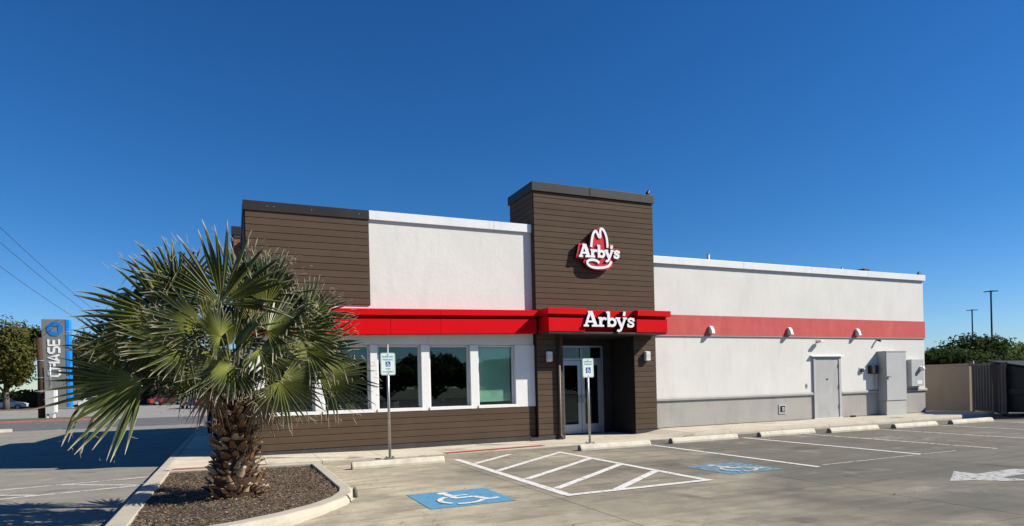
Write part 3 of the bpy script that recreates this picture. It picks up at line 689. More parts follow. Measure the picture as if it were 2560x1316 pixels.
# ------------------------------------------------------------------ brick volume behind
br = part('brick_tower', MB().box(.12, .315, 19.2, 23.0, -.1, 5.80), 'mortar')
part('brick_tower_cap', MB().box(.06, .6, 19.12, 23.05, 5.80, 6.04), 'capdark', bev=.006)
bmesh1 = MB().box(0, .19, -.015, .0, 0, .062).mesh('brick', M['brick']); bmesh2 = MB().box(0, .09, -.0149, .0, 0, .062).mesh('brick', M['brick'])
bside = MB().box(-.015, 0, 0, .19, 0, .062).mesh('brick', M['brick'])
for k in range(37):
    z = 3.42 + k * .0755
    if z > 5.73: break
    if k % 2: link('brick', bmesh1, br, (.12, 19.2, z))
    else: link('brick', bmesh2, br, (.12, 19.2, z)); link('brick', bmesh2, br, (.222, 19.2, z))
# ------------------------------------------------------------------ roof bits
def vent(x, y, z0, z1, r, label):
    o = empty('roof_vent_pipe', (x, y, z0), label, 'vent pipe')
    MB().tube([(0, 0, 0), (0, 0, z1 - z0)], r, 12).build('pipe', M['pipe'], o, True)
    MB().tube([(0, 0, 0), (0, 0, .06)], r * 1.7, 12).build('flashing_collar', M['pipe'], o)
    MB().tube([(0, 0, z1 - z0), (0, 0, z1 - z0 + .02)], r * 1.12, 12).build('rim', M['steel'], o)
vent(13.9, 15.9, 4.4, 5.45, .045, 'tall pale vent pipe standing above the white parapet right of the tower')
vent(19.9, 15.9, 4.4, 5.34, .035, 'short thin vent pipe above the parapet near its right end')
o = empty('roof_fan', (21.0, 15.9, 4.4), 'small dark roof exhaust hood peeking over the parapet near the right end', 'roof fan')
MB().box(-.1, .1, -.1, .1, 0, .82).build('duct', M['steel'], o); MB().box(-.15, .15, -.15, .15, .82, .95).build('hood', M['darktrim'], o, bev=.02)

# ================================================================== LETTERING
GL = {'A': (0, [([(.41, .98), (.11, .06)], .15), ([(.46, .98), (.77, .06)], .22), ([(.2, .33), (.64, .33)], .13), ([(-.03, .065), (.31, .065)], .13), ([(.50, .065), (.93, .065)], .13), ([(.26, .94), (.54, .94)], .13)]),
      'r': (.97, [([(.13, .0), (.13, .63)], .19), ([(-.03, .065), (.35, .065)], .13), ([(-.03, .57), (.15, .57)], .12), ([(.17, .40), (.24, .50), (.34, .555), (.44, .545), (.50, .46)], .16)]),
      'b': (1.52, [([(.12, .0), (.12, 1.0)], .18), ([(-.04, .945), (.14, .945)], .12), ('ring', (.34, .30), .225, .225, .17)]),
      'y': (2.17, [([(.08, .60), (.33, .02)], .19), ([(.60, .60), (.30, -.14)], .15), ([(.32, -.10), (.25, -.22), (.14, -.26), (.04, -.20)], .15), ([(-.07, .575), (.25, .575)], .12), ([(.44, .575), (.73, .575)], .12)]),
      "'": (2.62, [([(.12, 1.02), (.07, .74)], .17)]),
      's': (2.90, [([(.47, .40), (.43, .50), (.34, .555), (.22, .56), (.12, .50), (.11, .41), (.19, .345), (.32, .295), (.42, .23), (.42, .12), (.33, .055), (.20, .045), (.10, .10), (.05, .19)], .155), ([(.465, .38), (.465, .61)], .09), ([(.055, .0), (.055, .24)], .09)])}
def wordmark(parent, fx, front, back, m, bold=1.0):
    """letters of the sign; fx maps glyph coords to (x,z)"""
    for chh, (ox, prims) in GL.items():
        bb = MB(); k = 0
        for p in prims:
            if p[0] == 'ring':
                _, (cx, cy), rx, ry, wd = p
                pts = [(cx + rx * math.cos(a * math.pi / 10), cy + ry * math.sin(a * math.pi / 10)) for a in range(20)]; cl = True
            else: pts, wd = p; cl = False
            tmp = MB().stroke(pts, wd * bold, 0, 1, 0, cl)
            bb.add([(*[(q := fx(ox + x, z))[0]], (front - .0007 * k) if y < .5 else back, q[1]) for x, y, z in tmp.v], tmp.f); bb.m[-len(tmp.m):] = tmp.m; k += 1
        me = bb.mesh('letter', [M[m], M['returns']]); bm = bmesh.new(); bm.from_mesh(me); bmesh.ops.recalc_face_normals(bm, faces=bm.faces); bm.to_mesh(me); bm.free()
        link('letter', me, parent)
# canopy sign
cs = empty('canopy_letter_sign', (9.0, 14.36, 2.85), 'white raised letters reading Arby\'s on the red entrance canopy', 'sign')
wordmark(cs, lambda x, z: (-.72 + x * .452, .075 + z * .40), -.22, -.02, 'white')
MB().box(-.70, .80, -.0, -.012, .10, .16).build('mounting_rail', M['signreddark'], cs)
# hat logo on the tower
def lg(x, y): return (LGA[0][0] + LGA[1][0] * x + LGA[2][0] * y - 9.1, LGA[0][1] + LGA[1][1] * x + LGA[2][1] * y - 5.0)
LGA = [[8.167727, 5.907386], [0.001525, 9.4e-05], [-3e-05, -0.001307]]
ls = empty('logo_sign', (9.1, TW - .024, 5.0), 'red cowboy hat sign with white outline and Arby\'s lettering on the tower', 'sign')
outl = [(425, 650), (432, 540), (455, 420), (490, 335), (540, 285), (590, 272), (625, 240), (665, 226), (715, 238), (760, 295), (800, 390), (822, 500), (832, 590), (925, 580), (945, 685), (1040, 680), (1058, 790), (1040, 905), (905, 925), (932, 960), (915, 1040), (830, 1105), (700, 1130), (520, 1108), (390, 1050), (318, 955), (335, 880), (165, 868), (190, 765), (225, 570), (345, 550), (372, 640)]
MB().prism([lg(*p) for p in outl], -.135, -.0, 0, 1).build('backing', [M['signred'], M['signreddark']], ls)
def lstroke(name, pts, wd, f):
    bb = MB().stroke([lg(*p) for p in pts], wd, f, -.13); me = bb.mesh(name, [M['white'], M['returns']]); bm = bmesh.new(); bm.from_mesh(me); bmesh.ops.recalc_face_normals(bm, faces=bm.faces); bm.to_mesh(me); bm.free(); link(name, me, ls)
def spl(P, n=5):
    o_ = []
    for i in range(len(P) - 1):
        p0, p1, p2, p3 = P[max(i - 1, 0)], P[i], P[i + 1], P[min(i + 2, len(P) - 1)]
        for k in range(n):
            t = k / n; o_.append(tuple(.5 * (2 * p1[j] + (p2[j] - p0[j]) * t + (2 * p0[j] - 5 * p1[j] + 4 * p2[j] - p3[j]) * t * t + (3 * p1[j] - p0[j] - 3 * p2[j] + p3[j]) * t ** 3) for j in (0, 1)))
    return o_ + [P[-1]]
lstroke('hat_outline', spl([(466, 645), (480, 510), (500, 400), (530, 335), (565, 320), (600, 380), (628, 438), (655, 430), (650, 340), (662, 280), (695, 270), (740, 330), (780, 440), (797, 560), (800, 660)]), .068, -.165)
lstroke('hat_brim', spl([(630, 975), (570, 925), (480, 905), (400, 930), (392, 985), (460, 1045), (580, 1072), (720, 1068), (830, 1030), (880, 940)]), .068, -.1655)
def lfx(x, z): return lg(222 + x * 243 , 845 - z * 262 + x * 12)
wordmark(ls, lfx, -.172, -.13, 'white', 1.22)

# ================================================================== WALL FITTINGS
def wall_lamp(x, y, z, label):
    o = empty('wall_light', (x, y, z), label, 'wall light', 'wedge shaped wall lights on the red band')
    w_ = .062; prof = [(0, .23), (-.05, .23), (-.12, .12), (-.15, 0), (0, 0)]
    bb = MB(); n = len(prof)
    bb.v += [(-w_, a, c) for a, c in prof] + [(w_, a, c) for a, c in prof]
    bb.f += [tuple(range(n)), tuple(range(2 * n - 1, n - 1, -1))] + [(i, n + i, n + (i + 1) % n, (i + 1) % n) for i in range(n)]; bb.m += [0] * (n + 2)
    me = bb.mesh('housing', M['lamp']); bm = bmesh.new(); bm.from_mesh(me); bmesh.ops.recalc_face_normals(bm, faces=bm.faces); bmesh.ops.bevel(bm, geom=list(bm.edges), offset=.008, segments=2, affect='EDGES'); bm.to_mesh(me); bm.free(); link('housing', me, o)
    MB().box(-.05, .05, -.125, -.02, -.006, -.001).build('lens', M['lampglass'], o)
    MB().box(-.066, .066, -.008, -.0005, -.01, .24).build('back_plate', M['steeldull'], o)
wall_lamp(13.1, RW - .029, 2.85, 'white wedge wall light on the red band, nearest the entrance tower')
wall_lamp(16.27, RW - .029, 2.85, 'white wedge wall light on the red band, middle of three')
wall_lamp(19.37, RW - .029, 2.85, 'white wedge wall light on the red band, nearest the far end')
def sconce(x, label):
    o = empty('wall_sconce', (x, TW - .025, 2.06), label, 'wall light', 'box lights flanking the entrance')
    MB().box(-.05, .05, -.012, 0, -.01, .27).build('back_plate', M['steeldull'], o)
    MB().box(-.07, .07, -.115, -.012, .0, .255).build('housing', M['lamp'], o, bev=.012)
    MB().box(-.072, .072, -.1165, -.012, .07, .19).build('diffuser', M['lampglass'], o, bev=.006)
    MB().box(-.055, .055, -.10, -.03, -.006, -.0005).build('lens', M['white'], o)
sconce(7.575, 'small white box light on the boarded pier left of the entrance')
sconce(10.66, 'small white box light on the boarded pier right of the entrance')
o = empty('security_light', (17.56, RW, 2.66), 'small grey floodlight on the wall above the service door', 'floodlight')
MB().box(-.06, .06, -.012, 0, -.05, .05).build('mounting_plate', M['steeldull'], o)
MB().tube([(0, -.012, 0), (0, -.10, -.01)], .016, 8).build('arm', M['steeldull'], o)
MB().box(-.085, .085, -.20, -.07, -.055, .02).build('lamp_head', M['lamp'], o, bev=.015)
o = empty('security_camera', (20.40, RW, 2.72), 'tiny wall camera right of the third wall light', 'camera')
MB().tube([(0, 0, 0), (0, -.05, 0)], .03, 10).build('mount', M['steeldull'], o); MB().tube([(-.02, -.05, -.01), (.0, -.15, -.05)], .034, 10).build('camera_body', M['darktrim'], o)
o = empty('wall_vent', (15.94, RW, .35), 'small square framed vent low on the grey wall with a drip stain', 'vent')
MB().box(-.155, .155, -.02, -.001, 0, .045).box(-.155, .155, -.02, -.001, .245, .29).box(-.155, -.11, -.02, -.001, .045, .245).box(.11, .155, -.02, -.001, .045, .245).build('frame', M['steeldull'], o)
MB().box(-.11, .11, -.006, -.001, .045, .245).build('recess', M['black'], o)
MB().box(-.03, .08, -.03, -.007, .07, .20).build('spout', M['steel'], o, bev=.01)
o = empty('outlet_box', (19.585, RW, 1.58), 'small black outlet box on the wall left of the electrical cabinet', 'outlet box')
MB().box(-.09, .09, -.02, 0, 0, .2).build('back_plate', M['lamp'], o); MB().box(-.06, .06, -.07, -.02, .03, .16).build('cover', M['black'], o, bev=.008)
o = empty('meter_box', (20.12, RW, 1.55), 'black utility box in the shade left of the tall electrical cabinet', 'utility box')
MB().box(-.20, .16, -.14, 0, 0, .29).build('box', M['black'], o, bev=.01); MB().tube([(.1, -.08, 0), (.1, -.08, -.5)], .02, 8).build('conduit', M['steeldull'], o)
MB().box(-.17, .12, -.148, -.141, .02, .27).build('box_door', M['blackgloss'], o)
o = empty('wall_switch_plate', (17.02, RW, 1.13), 'small pale switch plate left of the service door', 'switch plate')
MB().box(-.04, .04, -.01, 0, 0, .15).build('plate', M['ledge'], o, bev=.003); MB().box(-.015, .015, -.018, -.01, .05, .1).build('button', M['darktrim'], o)
cab = empty('electrical_cabinet', (20.91, RW, .12), 'tall grey electrical cabinet standing against the white wall', 'cabinet')
MB().box(-.52, .52, -.32, -.003, .49, 2.17).build('body', M['steeldull'], cab, bev=.006)
MB().box(-.505, .505, -.31, -.003, .0, .485).build('plinth', M['steeldull'], cab, bev=.006)
dd = MB().box(-.50, .50, -.332, -.321, .51, 2.15).build('cabinet_door', M['steeldull'], cab, bev=.003)
MB().tube([(-.44, -.332, 1.32), (-.44, -.37, 1.32)], .03, 10).box(-.47, -.33, -.385, -.37, 1.30, 1.34).build('handle', M['steel'], dd)
MB().box(-.53, .53, -.34, -.003, 2.172, 2.20).build('top_lip', M['steeldull'], cab)
mp = empty('electric_meter_panel', (22.28, RW, 1.08), 'grey meter panel with round glass meter at the wall\'s far end', 'meter panel')
MB().box(-.33, .33, -.16, -.003, 0, .95).build('body', M['steeldull'], mp, bev=.006)
MB().tube([(.14, -.16, .62), (.14, -.20, .62)], .085, 16).build('meter_ring', M['steel'], mp, True)
MB().tube([(.14, -.20, .62), (.14, -.28, .62), (.14, -.30, .62)], [.075, .075, .05], 16).build('meter_glass', M['white'], mp, True)
MB().box(-.04, .22, -.164, -.1605, .07, .20).build('notice_label', M['white'], mp)
o = empty('door_stop_block', (18.92, 14.82, walkz(18.9)), 'small black rubber block on the sidewalk right of the service door', 'block')
MB().box(-.09, .09, -.04, .04, 0, .06).build('block', M['blackgloss'], o, bev=.01)

# ================================================================== SIGN POSTS
def sign_post(x, y, z, lean, ztop, zs, van, label):
    o = empty('accessible_parking_sign', (x, y, z), label, 'road sign', 'accessible parking signs')
    o.rotation_euler = (0, lean, 0)
    MB().tube([(0, 0, 0), (0, 0, ztop)], .027, 14).build('post', M['steel'], o, True)
    MB().tube([(0, 0, ztop), (0, 0, ztop + .012)], [.028, .012], 12).build('post_cap', M['steel'], o)
    MB().box(-.09, .09, -.09, .09, 0, .012).build('base_plate', M['steel'], o, bev=.003)
    for sx, sy in ((-.065, -.065), (.065, -.065), (-.065, .065), (.065, .065)): MB().tube([(sx, sy, .012), (sx, sy, .04)], .011, 6).build('bolt', M['darktrim'], o)
    W, H, r = .152, .23, .035
    def rr(w_, h_, r_): return [(cx * (w_ - r_) + r_ * math.cos(R(a)), cz * (h_ - r_) + r_ * math.sin(R(a))) for cx, cz, a0 in ((1, 1, 0), (-1, 1, 90), (-1, -1, 180), (1, -1, 270)) for a in range(a0, a0 + 91, 22)]
    pn = MB().prism(rr(W, H, r), -.034, -.029).build('sign_panel', M['signface'], o, loc=(0, 0, zs))
    ring_o, ring_i = rr(W - .008, H - .008, r - .006), rr(W - .014, H - .014, r - .010)
    bb = MB(); n = len(ring_o); bb.v += [(a, -.0345, c) for a, c in ring_o] + [(a, -.0345, c) for a, c in ring_i]
    bb.f += [(i, (i + 1) % n, n + (i + 1) % n, n + i) for i in range(n)]; bb.m += [0] * n
    bb.build('printed_border', M['signgreen'], pn)
    def txt(s, size, zz):
        t_ = link('printed_text', textmesh(s, size, 'printed_text'), pn, (0, -.035, zz)); t_.rotation_euler = (R(90), 0, 0); t_.data.materials.clear(); t_.data.materials.append(M['signgreen'])
    txt('RESERVED', .052, .135); txt('PARKING', .052, .073)
    zc = .0 if van else -.04
    if van: txt('VAN', .05, -.115); txt('ACCESSIBLE', .043, -.175)
    sq = MB().box(-.05, .05, -.0355, -.0345, zc - .052, zc + .05).build('symbol_panel', M['signblue'], pn)
    if not van: sq.scale = (1.35, 1, 1.35)
    k = MB(); s_ = .1
    def P(a, c): return (-.05 + s_ * a, zc - .051 + s_ * c)
    k.prism([P(.42 + .08 * math.cos(a * math.pi / 5), .86 + .08 * math.sin(a * math.pi / 5)) for a in range(10)], -.037, -.0356)
    for i, (pts, wd) in enumerate([([(.42, .76), (.46, .48), (.68, .48), (.78, .22), (.88, .26)], .011), ([(.44, .62), (.62, .62)], .008), ([(.48 + .24 * math.cos(R(a)), .34 + .24 * math.sin(R(a))) for a in range(120, 350, 20)], .009)]):
        k.stroke([P(*p) for p in pts], wd, -.037 - i * .0002, -.0356)
    k.build('wheelchair_symbol', [M['white'], M['white']], sq)
    for zz in (.195, -.195): MB().tube([(0, -.034, zs + zz), (0, -.042, zs + zz)], .009, 8).build('sign_bolt', M['darktrim'], o)
sign_post(2.96, 13.1, walkz(2.96), -.002, 2.36, 1.955, True, 'van accessible reserved parking sign on a steel post by the windows')
sign_post(7.92, 13.38, walkz(7.9), -.012, 2.03, 1.83, False, 'reserved parking sign on a leaning steel post before the entrance doors')

# ================================================================== PALM
palm = empty('palm_tree', (PX, PY, .05), 'bushy fan palm with shaggy trunk growing in the mulch island', 'tree')
def trad(z): return .325 - .045 * sm(.0, .6, z) - .03 * sm(.9, 1.6, z) + .012 * math.sin(z * 5.0)
bb = MB(); tp = [(.02 * math.sin(z * 1.5), 0, z) for z in [-.05, .1, .3, .5, .7, .9, 1.1, 1.3, 1.5, 1.68, 1.8]]
bb.tube(tp, [trad(max(0, p[2])) * .82 for p in tp[:-1]] + [.10], 20)
part('trunk', bb, 'ptrunk', palm, smooth=True)
# old leaf bases, overlapping and pointing up and out
def bootmesh(seed):
    r_ = random.Random(seed); bb = MB(); n = 5; rows = 6; L = r_.uniform(.16, .24); W = r_.uniform(.055, .085); cu = r_.uniform(.02, .07)
    for i in range(rows):
        t = i / (rows - 1); wv_ = W * (1 - .55 * t) * (1 + r_.uniform(-.12, .12)); 
        for j in range(n):
            s_ = -1 + 2 * j / (n - 1)
            bb.v.append((s_ * wv_, -(cu * t * t + .05 * t) + .03 * s_ * s_ * (1 - t * .3) + r_.uniform(-.004, .004), L * t + (r_.uniform(-.03, .02) if i == rows - 1 else 0)))
    for i in range(rows - 1):
        for j in range(n - 1): a = i * n + j; bb.f.append((a, a + 1, a + n + 1, a + n)); bb.m.append(0)
    o_ = len(bb.v)
    bb.v += [(x * .9, y + .014, z * .97) for x, y, z in bb.v[:o_]]
    for i in range(rows - 1):
        for j in range(n - 1): a = o_ + i * n + j; bb.f.append((a, a + n, a + n + 1, a + 1)); bb.m.append(0)
    for j in range(n - 1): a = (rows - 1) * n + j; bb.f.append((a, a + 1, o_ + a + 1, o_ + a)); bb.m.append(0)
    return bb
boots = [[bootmesh(k).mesh('leaf_base', M[m], True) for k in range(4)] for m in ('boot', 'bootpale')]
k = 0; z = .02
while z < 1.62:
    nring = 17
    for i in range(nring):
        a = 2 * math.pi * (i + (k % 2) * .5) / nring + rnd.uniform(-.15, .15); zz = z + rnd.uniform(-.04, .04); r_ = trad(zz) * .84
        pale = rnd.random() < (.72 if zz < .55 else .36)
        o = link('leaf_base', rnd.choice(boots[1 if pale else 0]), palm, (r_ * math.sin(a) + .02 * math.sin(zz * 1.5), -r_ * math.cos(a), zz))
        flare = rnd.uniform(.1, .75) + (.75 if zz < .12 else .0) * rnd.random()
        sc = rnd.uniform(.42, .78); o.scale = (sc, sc, sc * rnd.uniform(.8, 1.1))
        o.rotation_euler = (Matrix.Rotation(a, 3, 'Z') @ Matrix.Rotation(rnd.uniform(-.5, .5), 3, 'Y') @ Matrix.Rotation(flare, 3, 'X')).to_euler()
    z += .095; k += 1

def frond(hub, d, n, Rr, seed, spread=105, nseg=30, dead=False, droop=.07):
    r_ = random.Random(seed); d = d.normalized(); n = (n - d * n.dot(d)).normalized(); s = d.cross(n)
    V, F, C = [], [], []; rows = 9; da = 2 * R(spread) / nseg
    for i in range(nseg):
        a = -R(spread) + (i + .5) * da + r_.uniform(-.012, .012)
        L = Rr * (.70 + .30 * math.cos(a * .72)) * r_.uniform(.88, 1.06); rv = r_.random()
        dr = droop * r_.uniform(.5, 1.6); bendn = r_.uniform(-.05, .05); tw = r_.uniform(-.05, .05); brk = r_.uniform(.62, .85) if r_.random() < .26 else 2
        if r_.random() < .06: continue
        o = len(V)
        for q in range(rows):
            t = .03 + .97 * (q / (rows - 1)) ** .9; r0 = L * t
            aa = a + tw * t * t
            di = d * math.cos(aa) + s * math.sin(aa); sd = s * math.cos(aa) - d * math.sin(aa)
            hw = r0 * da * .53 if t < .5 else L * .5 * da * .53 * max(.02, (1 - (t - .5) / .5)) ** .75
            hw = max(hw, .0012)
            c = hub + di * r0 + n * (.10 * r0 * r0 / Rr * (1 if not dead else -.3) + bendn * r0 * t * t + .10 * Rr * math.sin(a) ** 2 * t * .6) - Vector((0, 0, 1)) * (dr * Rr * t ** 3)
            if t > brk: c -= Vector((0, 0, 1)) * (t - brk) * L * .9 + di * (t - brk) * L * .55
            fold = hw * 1.5
            V.append(c + sd * hw - n * fold * .5); V.append(c + n * fold * .5); V.append(c - sd * hw - n * fold * .5)
            for e_ in (1, 0, 1): C.append((t, e_, rv, 1))
        for q in range(rows - 1):
            b_ = o + q * 3; F.append((b_, b_ + 1, b_ + 4, b_ + 3)); F.append((b_ + 1, b_ + 2, b_ + 5, b_ + 4))
        # loose fibre threads hanging between and beyond the segments
        for _k in range(r_.choice((1, 1, 2))):
            t = r_.uniform(.7, 1.0); p = hub + (d * math.cos(a + da * .5) + s * math.sin(a + da * .5)) * L * t - Vector((0, 0, 1)) * dr * Rr * t ** 3
            v = (d * math.cos(a) + s * math.sin(a)) + Vector((r_.uniform(-.6, .6), r_.uniform(-.6, .6), r_.uniform(-.5, .5))); ln = r_.uniform(.012, .026); o = len(V)
            for q in range(7):
                w_ = .0030 * (1.1 - q / 7); V += [p + Vector((w_, 0, w_)), p - Vector((w_, 0, w_))]; C += [(1, 1, .5, 1)] * 2
                p = p + v.normalized() * ln; v = v.normalized() + Vector((r_.uniform(-.75, .75), r_.uniform(-.75, .75), r_.uniform(-.75, .5)))
            for q in range(6): b_ = o + q * 2; F.append((b_, b_ + 1, b_ + 3, b_ + 2))
    me = bpy.data.meshes.new('frond'); me.from_pydata([tuple(v) for v in V], [], F); me.update()
    at = me.color_attributes.new('leaf', 'FLOAT_COLOR', 'POINT'); at.data.foreach_set('color', [x for c in C for x in c])
    me.materials.append(M['deadpalm'] if dead else M['palm'])
    o = link('frond', me, palm); return o
AP = Vector((.03, 0, 1.62))
CAMD = Vector((-.02, -.97, .12)).normalized()
def add_frond(hx, hz, hy, ang, tw, Rr, seed, spread=105, nup=.25, dead=False, droop=.07):
    """hub at (hx,hy,hz) relative to the trunk, leaf axis at screen angle ang with depth component tw"""
    hub = Vector((hx, hy, hz)); a = R(ang)
    d = Vector((math.cos(a) * math.cos(R(tw)), -math.sin(R(tw)), math.sin(a) * math.cos(R(tw))))
    n = (CAMD * (1 - nup) + Vector((0, 0, 1)) * nup + Vector((random.Random(seed).uniform(-.25, .25), 0, 0)))
    f = frond(hub, d, n, Rr, seed, spread, max(16, int(30 * spread / 100)), dead, droop)
    st_ = AP + Vector((hx * .12, hy * .15, -.1)); mid = (st_ + hub) / 2 + Vector((0, 0, .12))
    pts = [st_.lerp(mid, t).lerp(mid.lerp(hub, t), t) for t in (0, .2, .4, .6, .8, 1)] + [hub + d * .06]
    MB().tube(pts, [.035, .028, .022, .019, .017, .015, .004], 7, 0, True, .55).build('petiole', M['deadpalm'] if dead else M['petiole'], f, True)
Z0 = .05
FR = [ # x, z, depth, angle, tilt, radius, spread, nup
 (-.11, 2.62, -.10, 97, 5, 1.12, 105, .15), (.44, 2.65, -.05, 62, 5, .80, 90, .2), (-.72, 2.42, .05, 152, 0, 1.06, 95, .05),
 (-.50, 2.06, -.35, 172, 15, .80, 95, .45), (-1.20, 2.01, .10, 186, 0, .74, 75, .05), (-1.01, 1.67, -.20, 207, 8, 1.10, 62, .45),
 (-.01, 1.84, -.45, 215, 25, .66, 105, .45), (.56, 1.60, -.50, 318, 20, .68, 110, .45), (1.08, 1.72, -.15, 344, 5, .84, 70, .4),
 (.92, 2.03, -.25, 18, 8, .80, 100, .35), (.43, 2.26, -.30, 25, 12, .72, 95, .5), (.97, 2.50, .10, 32, 0, .66, 85, .2),
 (-.59, 2.78, .20, 132, -5, .86, 85, .1), (.10, 2.10, -.50, 45, 35, .55, 95, .6), (.25, 2.72, .25, 84, -8, .82, 90, .2),
 (-.15, 1.85, .45, 230, -25, .6, 90, .5), (-.45, 1.72, .10, 222, 0, .55, 85, .5), (.75, 1.95, .40, 10, -25, .85, 95, .4), (-.7, 1.95, .45, 175, -25, .85, 95, .4),
 (-.30, 2.32, -.30, 158, 12, .74, 90, .4), (.78, 2.26, -.18, 48, 8, .72, 85, .35), (-.95, 2.22, .22, 165, 0, .84, 80, .1), (.32, 2.02, -.45, 335, 25, .60, 95, .5), (.1, 2.75, .15, 70, -5, .95, 80, .15),
 (-.18, 2.30, .28, 105, -15, .78, 100, .3), (.02, 2.12, .05, 88, 5, .66, 105, .45), (-.28, 2.02, -.15, 190, 10, .62, 95, .45), (.28, 2.38, .2, 72, -10, .72, 100, .35), (-.12, 2.18, -.35, 120, 25, .58, 100, .5),
 (.15, 2.35, .55, 80, -45, .85, 100, .6), (.62, 2.36, -.12, 40, 25, .62, 85, .6),
 (.45, 1.85, -.30, 320, 15, .6, 90, .5), (.1, 1.72, -.42, 250, 30, .42, 90, .5)]
for k, (hx, hz, hy, an, tw, rr_, sp_, nu) in enumerate(FR): add_frond(hx, hz - Z0, hy, an, tw, rr_, 100 + k, sp_, nu)
for k, (hx, hz, hy, an) in enumerate([(-.22, 1.50, -.28, 250), (.30, 1.42, -.24, 285), (.32, 1.38, .1, 300)]): add_frond(hx, hz - Z0, hy, an, 10, .42, 300 + k, 60, .3, True, .3)

# ================================================================== RIGHT SIDE: enclosure, gate, dumpster
ew = empty('enclosure_wall', (25.3, 15, 0), 'shaded tan stucco wall of the bin enclosure beyond the building', 'wall')
MB().box(0, .25, -.1, 9, -.05, 1.80).build('wall_body', M['tanwall'], ew); MB().box(-.03, .28, -.13, 9.03, 1.80, 1.86).build('wall_cap', M['tanwall'], ew, bev=.01)
ga = empty('ribbed_gate', (25.33, 14.8, 0), 'dark ribbed metal gate standing open beside the tan wall', 'gate')
gdir = Vector((23.6 - 25.33, 12.75 - 14.8, 0)); gl_ = gdir.length; ga.rotation_euler = (0, 0, math.atan2(gdir.y, gdir.x))
MB().box(.0, gl_, -.02, .0, .10, 1.80).build('gate_sheet', M['gate'], ga)
MB().box(0, gl_, .0, .05, .10, .17).box(0, gl_, .0, .05, 1.76, 1.84).build('gate_rail', M['gate'], ga); MB().tube([(-.03, .02, .0), (-.03, .02, 1.95)], .045, 10).build('hinge_post', M['gate'], ga, True)
rb = MB().add([(0, 0, 0), (.02, -.05, 0), (.10, -.05, 0), (.12, 0, 0), (0, 0, 1.58), (.02, -.05, 1.58), (.10, -.05, 1.58), (.12, 0, 1.58)], [(0, 1, 5, 4), (1, 2, 6, 5), (2, 3, 7, 6), (4, 5, 6, 7), (3, 2, 1, 0)]).mesh('rib', M['gate'])
nrib = 11
for i in range(nrib): link('rib', rb, ga, (.1 + (gl_ - .3) * i / (nrib - 1), -.0205, .175)); o = link('rib', rb, ga, (.22 + (gl_ - .3) * i / (nrib - 1), .0205 - .02, .175)); o.rotation_euler = (0, 0, math.pi)
dp = empty('dumpster', (25.2, 12.6, 0), 'large black steel dumpster with sloping lid at the right edge', 'dumpster', None, R(8))
MB().add([(-1.3, -.9, .15), (1.3, -.9, .15), (1.3, .8, .15), (-1.3, .8, .15), (-1.35, -1.0, 1.45), (1.35, -1.0, 1.45), (1.35, .9, 1.82), (-1.35, .9, 1.82)], [(0, 3, 2, 1), (0, 1, 5, 4), (1, 2, 6, 5), (2, 3, 7, 6), (3, 0, 4, 7), (4, 5, 6, 7)]).build('bin_body', M['dumpster'], dp, bev=.02)
for s_ in (-1, 1): MB().add([(s_ * .68 - .66, -1.06, 1.47), (s_ * .68 + .66, -1.06, 1.47), (s_ * .68 + .66, .95, 1.86), (s_ * .68 - .66, .95, 1.86), (s_ * .68 - .66, -1.06, 1.51), (s_ * .68 + .66, -1.06, 1.51), (s_ * .68 + .66, .95, 1.91), (s_ * .68 - .66, .95, 1.91)], [(0, 3, 2, 1), (4, 5, 6, 7), (0, 1, 5, 4), (1, 2, 6, 5), (2, 3, 7, 6), (3, 0, 4, 7)]).build('lid', M['blackgloss'], dp, bev=.012)
for s_ in (-1.36, 1.36): MB().box(s_ - .05, s_ + .05, -.6, .5, .75, .95).build('lift_pocket', M['dumpster'], dp, bev=.01)
for sx in (-1.1, 1.1):
    for sy in (-.7, .6): MB().tube([(sx - .03, sy, .075), (sx + .03, sy, .075)], .075, 12).build('caster', M['blackgloss'], dp)
MB().box(-1.10, -.92, -.985, -.975, .78, .90).build('notice_label', M['signface'], dp)

def lamppost(x, y, h, label):
    o = empty('parking_lot_lamp', (x, y, -.3), label, 'lamp post', 'tall lot lamp posts beyond the trees')
    MB().tube([(0, 0, 0), (0, 0, .6)], .28, 12).build('base', M['farconcrete'], o); MB().tube([(0, 0, .6), (0, 0, h)], [.085, .07], 8).build('pole', M['darktrim'], o)
    for s_ in (-1, 1): MB().box(min(s_ * .1, s_ * .55), max(s_ * .1, s_ * .55), -.14, .14, h - .03, h + .04).build('lamp_head', M['darktrim'], o, bev=.03)
    MB().box(-.16, .16, -.06, .06, h - .02, h + .08).build('bracket', M['darktrim'], o)
    o.rotation_euler = (0, 0, -1.0)
lamppost(65.7, 36.6, 9.45, 'taller looking lot lamp post beyond the trees, rightmost'); lamppost(80.1, 46.7, 9.2, 'shorter looking lot lamp post beyond the trees, nearer the building')

